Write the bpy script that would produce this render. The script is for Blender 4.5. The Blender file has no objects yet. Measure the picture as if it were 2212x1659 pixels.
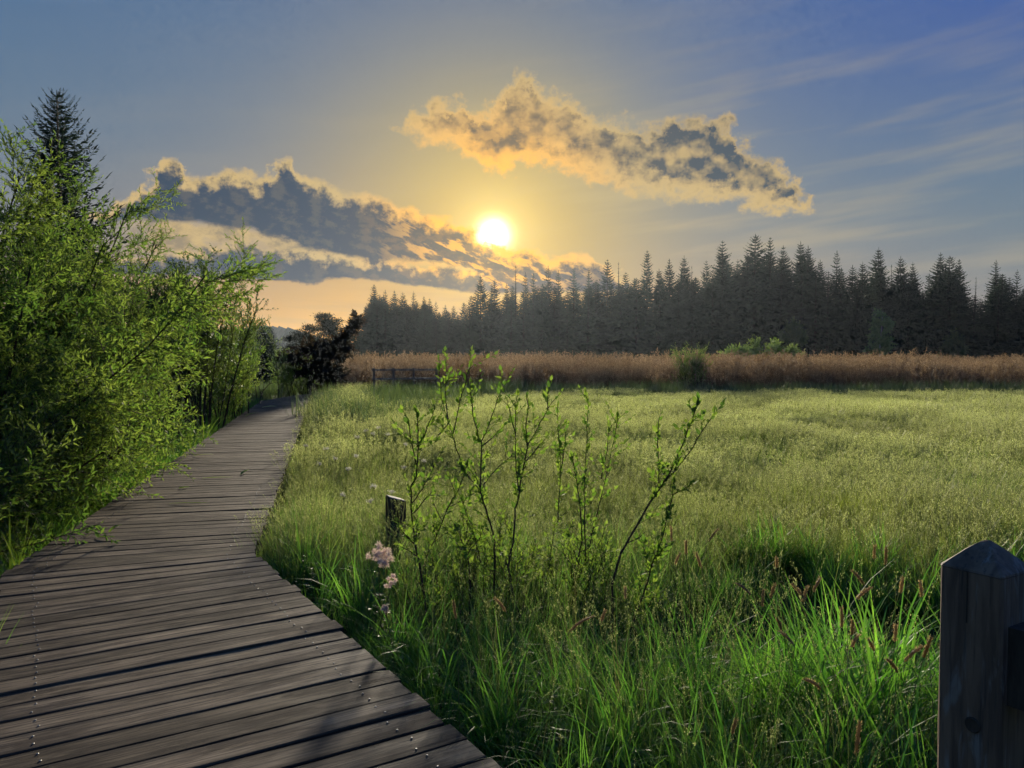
import bpy, math, random
import numpy as np
R = math.radians
sc = bpy.context.scene
COL = sc.collection

# ------------------------------------------------------------------ camera
EYE = 1.90            # eye above the meadow; the deck lies 0.30 m above it
DECK = 0.30
PITCH = R(1.88)       # looking slightly down
FPX = 1662.0          # focal length in the 2212 px wide working copy
cam = bpy.data.cameras.new('camera')
cam_ob = bpy.data.objects.new('camera', cam); COL.objects.link(cam_ob)
cam_ob.location = (0, 0, EYE); cam_ob.rotation_euler = (R(90) - PITCH, 0, 0)
cam.sensor_width = 36; cam.lens = 36 * FPX / 2212
cam.clip_start = 0.05; cam.clip_end = 6000
sc.camera = cam_ob
sc.view_settings.view_transform = 'Standard'; sc.view_settings.look = 'None'
sc.view_settings.exposure = 0.6; sc.view_settings.gamma = 1.0; sc.view_settings.use_curve_mapping = False
sc.cycles.use_denoising = True
sc.cycles.use_adaptive_sampling = True; sc.cycles.adaptive_threshold = 0.03; sc.cycles.adaptive_min_samples = 20
sc.cycles.max_bounces = 5; sc.cycles.diffuse_bounces = 3; sc.cycles.transmission_bounces = 4
sc.cycles.transparent_max_bounces = 6; sc.cycles.volume_bounces = 0; sc.cycles.glossy_bounces = 2
sc.cycles.sample_clamp_indirect = 4.0; sc.cycles.sample_clamp_direct = 12.0
sc.cycles.caustics_reflective = False; sc.cycles.caustics_refractive = False

def ray(px, py):
    """direction (x, y=1, z) of a point measured on the working copy"""
    x = (px - 1106) / FPX; z = (829.5 - py) / FPX
    c, s = math.cos(PITCH), math.sin(PITCH)
    y2, z2 = c + z * s, z * c - s
    return x / y2, z2 / y2
def at(px, py, Y):
    x, z = ray(px, py); return (x * Y, Y, EYE + z * Y)
def azel(px, py):
    x, z = ray(px, py)
    return math.degrees(math.atan2(x, 1)), math.degrees(math.atan2(z, math.hypot(x, 1)))

# ------------------------------------------------------------------ node helper
class X:
    """small expression wrapper round shader node sockets"""
    nt = None
    def __init__(s, sock): s.s = sock
    @staticmethod
    def put(sock, v):
        if isinstance(v, X): X.nt.links.new(v.s, sock)
        else: sock.default_value = v
    @staticmethod
    def m(op, *a, clamp=False):
        n = X.nt.nodes.new('ShaderNodeMath'); n.operation = op; n.use_clamp = clamp
        for i, v in enumerate(a): X.put(n.inputs[i], v)
        return X(n.outputs[0])
    def __add__(a, b): return X.m('ADD', a, b)
    __radd__ = __add__
    def __sub__(a, b): return X.m('SUBTRACT', a, b)
    def __rsub__(a, b): return X.m('SUBTRACT', b, a)
    def __mul__(a, b): return X.m('MULTIPLY', a, b)
    __rmul__ = __mul__
    def __truediv__(a, b): return X.m('DIVIDE', a, b)
    def __neg__(a): return X.m('MULTIPLY', a, -1.0)
def xmin(a, b): return X.m('MINIMUM', a, b)
def xmax(a, b): return X.m('MAXIMUM', a, b)
def xexp(a): return X.m('EXPONENT', a)
def smooth(v, lo, hi, a=0.0, b=1.0):
    n = X.nt.nodes.new('ShaderNodeMapRange'); n.interpolation_type = 'SMOOTHSTEP'
    X.put(n.inputs[0], v)
    for i, q in enumerate((lo, hi, a, b)): X.put(n.inputs[1 + i], q)
    return X(n.outputs[0])
def vec(a, b, c=0.0):
    n = X.nt.nodes.new('ShaderNodeCombineXYZ')
    for i, v in enumerate((a, b, c)): X.put(n.inputs[i], v)
    return X(n.outputs[0])
def vop(op, *a):
    n = X.nt.nodes.new('ShaderNodeVectorMath'); n.operation = op
    for i, v in enumerate(a):
        if op == 'SCALE' and i == 1: X.put(n.inputs[3], v)
        else: X.put(n.inputs[i], v)
    return X(n.outputs[1] if op in ('DOT_PRODUCT', 'LENGTH', 'DISTANCE') else n.outputs[0])
def noise(v, scale, detail=4.0, rough=0.5, dist=0.0, color=False):
    n = X.nt.nodes.new('ShaderNodeTexNoise'); X.put(n.inputs['Vector'], v)
    n.inputs['Scale'].default_value = scale; n.inputs['Detail'].default_value = detail
    n.inputs['Roughness'].default_value = rough; n.inputs['Distortion'].default_value = dist
    return X(n.outputs[1 if color else 0])
def mixc(f, a, b, mode='MIX'):
    n = X.nt.nodes.new('ShaderNodeMix'); n.data_type = 'RGBA'; n.blend_type = mode
    X.put(n.inputs[0], f)
    for k, v in ((6, a), (7, b)): X.put(n.inputs[k], v if isinstance(v, X) else (*v, 1.0))
    return X(n.outputs[2])
def mapping(v, loc, rot, scale):
    n = X.nt.nodes.new('ShaderNodeMapping'); n.vector_type = 'TEXTURE'
    X.put(n.inputs[0], v); n.inputs[1].default_value = loc; n.inputs[2].default_value = (0, 0, rot); n.inputs[3].default_value = scale
    return X(n.outputs[0])

# ------------------------------------------------------------------ world: low sun, clear sky, two cloud banks
SKY = 0.66             # brings the painted sky levels back to exposure 0.6
SUN_AZ, SUN_EL = azel(1066, 508)
LAMP_EL = SUN_EL + 1.2
world = bpy.data.worlds.new('World'); sc.world = world; world.use_nodes = True
nt = X.nt = world.node_tree
for n in list(nt.nodes): nt.nodes.remove(n)
tc = nt.nodes.new('ShaderNodeTexCoord')
d = X(tc.outputs['Generated'])
sep = nt.nodes.new('ShaderNodeSeparateXYZ'); X.put(sep.inputs[0], d)
dx, dy, dz = (X(o) for o in sep.outputs)
az = X.m('ARCTAN2', dx, dy) * 57.29578
el = X.m('ARCSINE', xmax(xmin(dz, 1.0), -1.0)) * 57.29578
elp = xmax(el, 0.0)
sd = (math.sin(R(SUN_AZ)) * math.cos(R(SUN_EL)), math.cos(R(SUN_AZ)) * math.cos(R(SUN_EL)), math.sin(R(SUN_EL)))
gam = X.m('ARCCOSINE', xmin(vop('DOT_PRODUCT', d, sd), 0.99999)) * 57.29578     # angle from the sun

sky = nt.nodes.new('ShaderNodeTexSky'); sky.sky_type = 'NISHITA'; sky.sun_disc = False
sky.sun_elevation = R(LAMP_EL); sky.sun_rotation = R(SUN_AZ); sky.dust_density = 1.0; sky.ozone_density = 2.0
nish = vop('SCALE', X(sky.outputs[0]), 0.10)
nish = vop('DIVIDE', nish, vop('ADD', (1, 1, 1), vop('SCALE', nish, 1.6)))        # gentle shoulder, as the phone's tone curve
nish = vop('MULTIPLY', nish, (0.13, 0.11, 0.05))
# clear air: blue overhead, paling and yellowing towards the sun and the horizon
base = mixc(smooth(elp, 2.0, 42.0), (0.088, 0.180, 0.270), (0.022, 0.098, 0.300))
base = mixc(smooth(az, 0.0, 40.0, 0.0, 0.75) * smooth(elp, 8.0, 24.0), base, (0.024, 0.078, 0.360))
veil = xexp(gam * gam * (-1.0 / (11.5 * 11.5)))
base = mixc(veil * 0.72, base, (0.36, 0.31, 0.130))
near = xexp(gam * (-1.0 / 5.2))
base = mixc(xmin(near * 1.15, 0.90), base, (0.86, 0.56, 0.085))
hor = xexp(elp * (-1.0 / 5.4)) * xexp(X.m('ABSOLUTE', az + 12.0) * (-1.0 / 30.0))
base = mixc(xmin(hor * 1.5, 0.97), base, (0.80, 0.35, 0.0))
# high thin streaks
p2 = vec(az, el, 0.0)
plain = vop('ADD', base, nish)
lowst = smooth(noise(mapping(p2, (3, 1, 0), R(-2), (9.0, 0.62, 1.0)), 1.0, 3.0, 0.5, 0.0), 0.42, 0.66)
left = smooth(az, 8.0, -4.0)
streak = lowst * smooth(elp, 7.5, 4.0) * left * 0.55
base = mixc(streak, base, (0.50, 0.28, 0.085))
cirrus = smooth(noise(mapping(p2, (0, 0, 0), R(6), (15.0, 1.9, 1.0)), 1.0, 3.0, 0.5, 0.0), 0.42, 0.74)
cirrus = cirrus * smooth(elp, 1.0, 5.0) * smooth(az, -12.0, 22.0, 0.06, 0.50) * smooth(elp, 24.0, 13.0, 0.18, 1.0)
base = mixc(cirrus, base, mixc(smooth(gam, 6.0, 32.0), (0.62, 0.46, 0.20), (0.37, 0.33, 0.255)))
base = vop('ADD', base, nish)

# cloud banks: upper and lower outlines over azimuth, broken up by noise
def profile(pts, x):
    """elevation (degrees) of an outline at azimuth x"""
    n = nt.nodes.new('ShaderNodeFloatCurve'); cu = n.mapping.curves[0]
    ae = [azel(*p) for p in pts]
    A0, A1, E1 = -40.0, 40.0, 30.0
    P = [((a - A0) / (A1 - A0), e / E1) for a, e in ae]
    cu.points[0].location = P[0]; cu.points[1].location = P[-1]
    for q in P[1:-1]: cu.points.new(*q)
    for q in cu.points: q.handle_type = 'AUTO_CLAMPED'
    n.mapping.extend = 'HORIZONTAL'; n.mapping.update()
    X.put(n.inputs['Value'], (x - A0) * (1.0 / (A1 - A0)))
    return X(n.outputs[0]) * E1
TOP_A = [(100, 560), (200, 475), (250, 450), (330, 385), (375, 345), (410, 388), (470, 372), (515, 372), (560, 385), (610, 348), (655, 385), (700, 402), (740, 418),
         (800, 428), (860, 448), (920, 468), (980, 482), (1025, 506), (1060, 532), (1110, 548), (1150, 545), (1200, 560), (1250, 553), (1310, 580), (1360, 615), (1420, 700)]
BOT_A = [(100, 380), (200, 470), (330, 470), (450, 482), (540, 492), (600, 510), (660, 528), (720, 544), (780, 556), (850, 558), (920, 562), (1000, 572), (1100, 628), (1360, 625), (1420, 600)]
TOP_B = [(140, 700), (200, 585), (330, 552), (420, 544), (470, 534), (520, 526), (580, 540), (650, 546), (720, 545), (800, 556), (870, 574), (950, 580), (1030, 584), (1100, 600), (1200, 640), (1300, 740)]
BOT_B = [(140, 480), (200, 585), (430, 596), (550, 604), (650, 608), (760, 600), (900, 616), (1000, 628), (1100, 632), (1200, 632), (1300, 500)]
TOP_D = [(780, 380), (870, 285), (930, 236), (985, 228), (1012, 258), (1040, 256), (1080, 222), (1125, 172), (1160, 198), (1200, 210), (1240, 236), (1300, 262), (1350, 274),
         (1400, 282), (1440, 270), (1480, 256), (1530, 272), (1560, 260), (1600, 310), (1650, 340), (1700, 380), (1745, 440), (1850, 600)]
BOT_D = [(780, 180), (870, 285), (950, 306), (1020, 328), (1080, 362), (1130, 352), (1200, 356), (1260, 376), (1330, 400), (1420, 410), (1520, 420), (1600, 430), (1680, 452), (1745, 452), (1850, 300)]
wn = noise(p2, 0.75, 5.0, 0.62, color=True)
wv = vop('SCALE', vop('SUBTRACT', wn, (0.5, 0.5, 0.5)), 3.4)
q = vop('ADD', p2, wv)
sq = nt.nodes.new('ShaderNodeSeparateXYZ'); X.put(sq.inputs[0], q); qa, qe = X(sq.outputs[0]), X(sq.outputs[1])
ts = vop('NORMALIZE', vop('SUBTRACT', (SUN_AZ, SUN_EL + 4.0, 0.0), p2))
def fbm(p, det): return noise(vop('MULTIPLY', p, (0.8, 1.15, 1.0)), 0.72, det, 0.62)
f0, f1 = fbm(p2, 6.0), fbm(vop('ADD', p2, vop('SCALE', ts, 0.55)), 4.0)
fl = f0 - 0.5
lit = smooth(f0 - f1, -0.04, 0.13)
gold = mixc(smooth(gam, 1.5, 12.0), (1.35, 0.60, 0.05), (0.62, 0.44, 0.19))
core = mixc(smooth(gam, 2.0, 13.0), (0.100, 0.085, 0.075), (0.024, 0.052, 0.098))
col = base
# pale broken sheet between the two dark strips
tb, bb = profile(TOP_B, qa), profile(BOT_B, az)
ta, ba = profile(TOP_A, qa), profile(BOT_A, qa)
sheet = xmin(ba + 0.5 - el, el - tb + 0.3) + fl * 3.4
sh_a = smooth(sheet, -0.2, 0.9) * smooth(az, -28.0, -24.0) * smooth(az, 2.0, -9.0)
col = mixc(sh_a * 0.9, col, mixc(smooth(f0 - lit * 0.12, 0.36, 0.60), gold, mixc(0.45, core, gold)))
# lower strip
db = xmin(tb - el, (el - bb) * 1.6) + 0.25 + fl * 1.5
col = mixc(smooth(db, -0.05, 0.40) * 0.95, col, mixc(xmax(smooth(tb - qe + fl * 1.6, -0.1, 0.7) - lit * 0.10, 0.0), gold, core))
# main bank
da = xmin(ta - el, (el - ba) * 1.5) + 0.3 + fl * 1.7
gap = smooth(noise(mapping(p2, (1, 0, 0), R(-24), (1.9, 0.65, 1.0)), 1.0, 4.0, 0.6), 0.50, 0.60) * smooth(gam, 10.0, 4.0) * smooth(gam, 0.0, 1.5)
ka = xmax(smooth(ta - qe + fl * 1.6, 0.10, 1.05) - lit * 0.10, 0.0) * (1.0 - gap * 0.75)
col = mixc(smooth(da, -0.15, 0.50) * 0.97, col, mixc(ka, gold, core))
# upper cloud
td, bd = profile(TOP_D, qa), profile(BOT_D, qa)
dd = xmin(td - qe, qe - bd) + 0.40 + fl * 2.5
ad = smooth(dd, -0.30, 0.85)
big = smooth(noise(p2, 0.60, 3.0, 0.5), 0.30, 0.64)
lowd = smooth(qe - bd + fl * 2.6, 0.35, 1.5)
topd = smooth(td - qe + fl * 2.6, 0.1, 0.9)
kd = lowd * topd * (big * 0.85 + 0.12) * (1.0 - lit * 0.40) + smooth(az, 4.0, 13.0) * lowd * big * 0.30
col = mixc(ad * 0.95, col, mixc(xmin(kd, 1.0), gold, mixc(smooth(az, 0.0, 16.0), (0.140, 0.115, 0.090), (0.055, 0.078, 0.105))))
# the sun itself, burning through the edge of the bank
disc = xexp(gam * gam * (-1.0 / 0.75)) * 6.0 + xexp(gam * (-1.0 / 1.1)) * 1.0
burn = disc * smooth(da + fl * 1.2, 0.60, -0.20, 0.05, 1.0)
glow = vop('SCALE', (1.0, 0.72, 0.25), xexp(gam * (-1.0 / 2.6)) * 0.22)
col = vop('ADD', col, vop('ADD', vop('SCALE', (1.0, 0.84, 0.50), burn), glow))
bg1 = nt.nodes.new('ShaderNodeBackground'); X.put(bg1.inputs[0], plain); bg1.inputs[1].default_value = SKY
bg2 = nt.nodes.new('ShaderNodeBackground'); X.put(bg2.inputs[0], col); bg2.inputs[1].default_value = SKY
inside = smooth(az, -36.0, -30.0) * smooth(az, 52.0, 42.0) * smooth(el, 31.0, 25.0) * smooth(el, -3.0, -1.0)
mx = nt.nodes.new('ShaderNodeMixShader'); X.put(mx.inputs[0], inside)
nt.links.new(bg1.outputs[0], mx.inputs[1]); nt.links.new(bg2.outputs[0], mx.inputs[2])
out = nt.nodes.new('ShaderNodeOutputWorld'); nt.links.new(mx.outputs[0], out.inputs[0])
HAZE = 0.00010       # density of the morning haze
world.cycles.sampling_method = 'MANUAL'; world.cycles.sample_map_resolution = 512

sun = bpy.data.lights.new('sun', 'SUN'); sun.energy = 4.8; sun.angle = R(3.5); sun.color = (1.0, 0.88, 0.68)
sun_ob = bpy.data.objects.new('sun', sun); COL.objects.link(sun_ob)
sun_ob.rotation_euler = (R(90 - LAMP_EL), 0, R(180 - SUN_AZ))

# ------------------------------------------------------------------ mesh helpers
def mk(name, V, F, mat, parent=None, tint=None, smooth_shade=False, loc=None, link=True):
    """one mesh object from vertex array V and face list/array F"""
    me = bpy.data.meshes.new(name)
    V = np.asarray(V, dtype=np.float32)
    if isinstance(F, np.ndarray):
        k = F.shape[1]; m = F.shape[0]
        me.vertices.add(len(V)); me.vertices.foreach_set('co', V.ravel())
        me.loops.add(m * k); me.polygons.add(m)
        me.loops.foreach_set('vertex_index', F.astype(np.int32).ravel())
        me.polygons.foreach_set('loop_start', np.arange(0, m * k, k, dtype=np.int32))
        me.polygons.foreach_set('loop_total', np.full(m, k, dtype=np.int32))
        me.update(calc_edges=True)
    else:
        me.from_pydata([tuple(map(float, v)) for v in V], [], [tuple(f) for f in F]); me.update()
    if tint is not None:
        at_ = me.attributes.new('tint', 'FLOAT', 'POINT'); at_.data.foreach_set('value', np.asarray(tint, dtype=np.float32))
    if smooth_shade: me.polygons.foreach_set('use_smooth', np.ones(len(me.polygons), dtype=bool))
    me.materials.append(mat)
    ob = bpy.data.objects.new(name, me)
    if link: COL.objects.link(ob)
    if parent is not None: ob.parent = parent
    if loc is not None: ob.location = loc
    return ob
def tag(o, label=None, cat=None, group=None, kind=None):
    if label: o['label'] = label
    if cat: o['category'] = cat
    if group: o['group'] = group
    if kind: o['kind'] = kind
    return o
def empty(name, loc=(0, 0, 0), rz=0.0):
    o = bpy.data.objects.new(name, None); COL.objects.link(o); o.empty_display_size = 0.2
    o.location = loc; o.rotation_euler = (0, 0, rz); return o
class MB:
    """collects pieces, builds one mesh"""
    def __init__(s): s.V = []; s.F = []; s.T = []; s.n = 0
    def add(s, V, F, t=0.5):
        V = np.asarray(V, dtype=float)
        s.V.append(V); s.F += [tuple(int(i) + s.n for i in f) for f in F]; s.n += len(V)
        s.T.append(np.full(len(V), t) if np.isscalar(t) else np.asarray(t))
    def box(s, c, size, axes=None, t=0.5):
        c = np.array(c, float); h = np.array(size, float) / 2
        A = np.eye(3) if axes is None else np.array(axes, float)
        V = [c + A[0] * h[0] * i + A[1] * h[1] * j + A[2] * h[2] * k for k in (-1, 1) for j in (-1, 1) for i in (-1, 1)]
        s.add(V, [(0, 2, 3, 1), (4, 5, 7, 6), (0, 1, 5, 4), (2, 6, 7, 3), (0, 4, 6, 2), (1, 3, 7, 5)], t)
    def tube(s, P, rad, n=5, t=0.5, cap=True):
        V, F = tube(P, rad, n, cap); s.add(V, F, t)
    def build(s, name, mat, parent=None, smooth_shade=False):
        return mk(name, np.concatenate(s.V), s.F, mat, parent, np.concatenate(s.T), smooth_shade)
def tube(P, rad, n=5, cap=True):
    P = np.asarray(P, float); m = len(P)
    rad = np.full(m, rad) if np.isscalar(rad) else np.asarray(rad, float)
    T = np.gradient(P, axis=0); T /= np.linalg.norm(T, axis=1)[:, None] + 1e-9
    ref = np.array([0.31, 0.17, 0.93]) if abs(T[0][2]) < 0.8 else np.array([0.95, 0.2, 0.1])
    U = np.cross(T, ref); U /= np.linalg.norm(U, axis=1)[:, None] + 1e-9
    W = np.cross(T, U)
    a = np.linspace(0, 2 * math.pi, n, endpoint=False)
    V = (P[:, None, :] + rad[:, None, None] * (np.cos(a)[None, :, None] * U[:, None, :] + np.sin(a)[None, :, None] * W[:, None, :])).reshape(-1, 3)
    F = [(i * n + j, i * n + (j + 1) % n, (i + 1) * n + (j + 1) % n, (i + 1) * n + j) for i in range(m - 1) for j in range(n)]
    if cap: F += [tuple(range(n))[::-1], tuple(range((m - 1) * n, m * n))]
    return V, F
def tubes_np(segs, n=4):
    """many polylines (list of (P, r)) as one quad soup; lines of equal length are done together"""
    by = {}
    for P, r in segs: by.setdefault(len(P), []).append((P, r))
    Vs, Fs, o = [], [], 0; an = np.linspace(0, 2 * math.pi, n, endpoint=False)
    for m, lst in by.items():
        P = np.array([p for p, _ in lst], float); rad = np.array([np.broadcast_to(q, (m,)) for _, q in lst], float); k = len(lst)
        T = np.gradient(P, axis=1); T /= np.linalg.norm(T, axis=2)[..., None] + 1e-9
        ref = np.where((np.abs(T[:, :1, 2:]) < .8), np.array([0.31, 0.17, 0.93]), np.array([0.95, 0.2, 0.1]))
        U = np.cross(T, np.broadcast_to(ref, T.shape)); U /= np.linalg.norm(U, axis=2)[..., None] + 1e-9; W = np.cross(T, U)
        V = P[:, :, None, :] + rad[:, :, None, None] * (np.cos(an)[None, None, :, None] * U[:, :, None, :] + np.sin(an)[None, None, :, None] * W[:, :, None, :])
        i, j = np.meshgrid(np.arange(m - 1), np.arange(n), indexing='ij'); i, j = i.ravel(), j.ravel()
        f = np.stack([i * n + j, i * n + (j + 1) % n, (i + 1) * n + (j + 1) % n, (i + 1) * n + j], -1)
        F = (np.arange(k) * m * n)[:, None, None] + f[None]
        Vs.append(V.reshape(-1, 3)); Fs.append(F.reshape(-1, 4) + o); o += k * m * n
    return np.concatenate(Vs), np.concatenate(Fs)

# ------------------------------------------------------------------ materials
def new_mat(name):
    m = bpy.data.materials.new(name); m.use_nodes = True
    t = m.node_tree
    for n in list(t.nodes): t.nodes.remove(n)
    X.nt = t; return m, t
def finish(t, sh):
    o = t.nodes.new('ShaderNodeOutputMaterial'); t.links.new(sh, o.inputs[0])
def attr(name):
    n = X.nt.nodes.new('ShaderNodeAttribute'); n.attribute_name = name; return X(n.outputs['Fac'])
def inst_random():
    n = X.nt.nodes.new('ShaderNodeObjectInfo'); return X(n.outputs['Random'])
def obj_coord():
    n = X.nt.nodes.new('ShaderNodeTexCoord'); return X(n.outputs['Object'])
def geo_pos():
    n = X.nt.nodes.new('ShaderNodeNewGeometry'); return X(n.outputs['Position'])
def leaf_mat(name, ca, cb, tr=0.45, trc=1.9, gloss=0.05, rough=0.4, patch=None):
    """thin leaf: diffuse front, light let through from behind, faint sheen"""
    m, t = new_mat(name)
    c = mixc(attr('tint'), ca, cb)
    if patch:      # drifts of another colour across the field
        c = mixc(smooth(noise(geo_pos(), patch[1], 2.0, 0.5), 0.40, 0.62) * 0.85, c, patch[0])
    c = vop('SCALE', c, inst_random() * 0.5 + 0.75)
    d_ = t.nodes.new('ShaderNodeBsdfDiffuse'); X.put(d_.inputs[0], c)
    r_ = t.nodes.new('ShaderNodeBsdfTranslucent'); X.put(r_.inputs[0], vop('MULTIPLY', c, (trc, trc * 0.98, trc * 0.75)))
    mx_ = t.nodes.new('ShaderNodeMixShader'); mx_.inputs[0].default_value = tr
    t.links.new(d_.outputs[0], mx_.inputs[1]); t.links.new(r_.outputs[0], mx_.inputs[2])
    sh = mx_.outputs[0]
    if gloss:
        g = t.nodes.new('ShaderNodeBsdfGlossy'); g.inputs['Roughness'].default_value = rough; g.inputs[0].default_value = (0.9, 0.9, 0.9, 1)
        m2 = t.nodes.new('ShaderNodeMixShader'); m2.inputs[0].default_value = gloss
        t.links.new(sh, m2.inputs[1]); t.links.new(g.outputs[0], m2.inputs[2]); sh = m2.outputs[0]
    finish(t, sh); return m
def bark_mat(name, ca, cb, scale=(30, 30, 5), rough=0.85, bump=0.4):
    m, t = new_mat(name)
    v = vop('MULTIPLY', obj_coord(), scale)
    f = noise(v, 1.0, 5.0, 0.6)
    c = mixc(smooth(f, 0.35, 0.65), ca, cb)
    b = t.nodes.new('ShaderNodeBsdfPrincipled'); X.put(b.inputs['Base Color'], c); b.inputs['Roughness'].default_value = rough
    b.inputs['Specular IOR Level'].default_value = 0.25
    bp = t.nodes.new('ShaderNodeBump'); bp.inputs['Strength'].default_value = bump; bp.inputs['Distance'].default_value = 0.01
    X.put(bp.inputs['Height'], f); t.links.new(bp.outputs[0], b.inputs['Normal'])
    finish(t, b.outputs[0]); return m

def deck_mat():
    m, t = new_mat('weathered_plank_wood')
    oc = obj_coord(); rnd = inst_random()
    off = vop('ADD', oc, vec(rnd * 37.0, rnd * 11.0, 0.0))
    big = noise(vop('MULTIPLY', off, (1.6, 5.0, 1.0)), 1.0, 3.0, 0.55)
    grain = noise(vop('MULTIPLY', off, (2.2, 75.0, 20.0)), 1.0, 5.0, 0.62, 0.6)
    fine = noise(vop('MULTIPLY', off, (9.0, 260.0, 20.0)), 1.0, 3.0, 0.6)
    crack = smooth(noise(vop('MULTIPLY', off, (1.1, 34.0, 6.0)), 1.0, 4.0, 0.65, 0.5), 0.645, 0.69)
    vo = t.nodes.new('ShaderNodeTexVoronoi'); vo.inputs['Scale'].default_value = 1.0
    X.put(vo.inputs['Vector'], vop('MULTIPLY', off, (2.4, 6.5, 0.0)))
    knot = smooth(X(vo.outputs['Distance']), 0.11, 0.05)
    worn = noise(vop('MULTIPLY', off, (2.6, 16.0, 1.0)), 1.0, 4.0, 0.6, 0.5)
    sy = t.nodes.new('ShaderNodeSeparateXYZ'); X.put(sy.inputs[0], oc)
    rim = smooth(X.m('ABSOLUTE', X(sy.outputs[1])) + (worn - 0.5) * 0.05, 0.050, 0.082)      # grime along the plank's edges
    c = mixc(smooth(big, 0.36, 0.64), (0.058, 0.043, 0.029), (0.185, 0.140, 0.088))
    c = mixc(smooth(worn, 0.48, 0.66) * 0.65, c, (0.265, 0.205, 0.130))
    c = mixc(smooth(worn, 0.46, 0.32) * 0.55, c, (0.030, 0.025, 0.022))
    c = mixc(smooth(grain, 0.45, 0.58) * 0.72, c, (0.036, 0.028, 0.023))
    c = mixc(smooth(fine, 0.5, 0.70) * 0.40, c, (0.23, 0.19, 0.14))
    c = mixc(rim * 0.75, c, (0.026, 0.021, 0.018))
    c = mixc(knot * 0.85, c, (0.022, 0.016, 0.012))
    c = mixc(crack, c, (0.012, 0.010, 0.008))
    c = vop('SCALE', c, rnd * 0.65 + 0.75)
    b = t.nodes.new('ShaderNodeBsdfPrincipled'); X.put(b.inputs['Base Color'], c)
    X.put(b.inputs['Roughness'], smooth(big, 0.3, 0.7, 0.85, 0.62)); b.inputs['Specular IOR Level'].default_value = 0.05
    h = grain * 0.6 + fine * 0.25 - crack * 1.2
    bp = t.nodes.new('ShaderNodeBump'); bp.inputs['Strength'].default_value = 0.55; bp.inputs['Distance'].default_value = 0.006
    X.put(bp.inputs['Height'], h); t.links.new(bp.outputs[0], b.inputs['Normal'])
    finish(t, b.outputs[0]); return m

def post_mat():
    m, t = new_mat('dark_wet_post_wood')
    oc = obj_coord()
    streak = noise(vop('MULTIPLY', oc, (30.0, 30.0, 3.0)), 1.0, 5.0, 0.6, 0.4)
    pale = smooth(noise(vop('MULTIPLY', oc, (22.0, 22.0, 4.5)), 1.0, 4.0, 0.6, 0.8), 0.54, 0.68)
    fine = noise(vop('MULTIPLY', oc, (120.0, 120.0, 6.0)), 1.0, 4.0, 0.6)
    c = mixc(smooth(streak, 0.35, 0.65), (0.095, 0.066, 0.048), (0.190, 0.130, 0.088))
    c = mixc(pale * 0.75, c, (0.22, 0.21, 0.195))
    c = mixc(smooth(fine, 0.52, 0.70) * 0.6, c, (0.03, 0.026, 0.026))
    b = t.nodes.new('ShaderNodeBsdfPrincipled'); X.put(b.inputs['Base Color'], c); b.inputs['Roughness'].default_value = 0.7
    b.inputs['Specular IOR Level'].default_value = 0.3
    bp = t.nodes.new('ShaderNodeBump'); bp.inputs['Strength'].default_value = 0.6; bp.inputs['Distance'].default_value = 0.004
    X.put(bp.inputs['Height'], streak + fine * 0.5); t.links.new(bp.outputs[0], b.inputs['Normal'])
    finish(t, b.outputs[0]); return m
def plain_mat(name, c, rough=0.7, metal=0.0, var=0.25, scale=8.0):
    m, t = new_mat(name)
    f = noise(obj_coord(), scale, 4.0, 0.6)
    cc = vop('SCALE', mixc(0.0, c, c), f * (2 * var) + (1 - var))
    b = t.nodes.new('ShaderNodeBsdfPrincipled'); X.put(b.inputs['Base Color'], cc); b.inputs['Roughness'].default_value = rough; b.inputs['Metallic'].default_value = metal
    finish(t, b.outputs[0]); return m
def ground_mat():
    m, t = new_mat('meadow_soil')
    p = geo_pos()
    f = noise(p, 1.7, 6.0, 0.6); g = noise(p, 0.12, 3.0, 0.5)
    c = mixc(smooth(f, 0.35, 0.65), (0.022, 0.026, 0.010), (0.050, 0.058, 0.020))
    c = mixc(smooth(g, 0.4, 0.6) * 0.4, c, (0.062, 0.056, 0.026))
    b = t.nodes.new('ShaderNodeBsdfPrincipled'); X.put(b.inputs['Base Color'], c); b.inputs['Roughness'].default_value = 0.95
    b.inputs['Specular IOR Level'].default_value = 0.1
    bp = t.nodes.new('ShaderNodeBump'); bp.inputs['Strength'].default_value = 0.8; bp.inputs['Distance'].default_value = 0.05
    X.put(bp.inputs['Height'], f); t.links.new(bp.outputs[0], b.inputs['Normal'])
    finish(t, b.outputs[0]); return m

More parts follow.
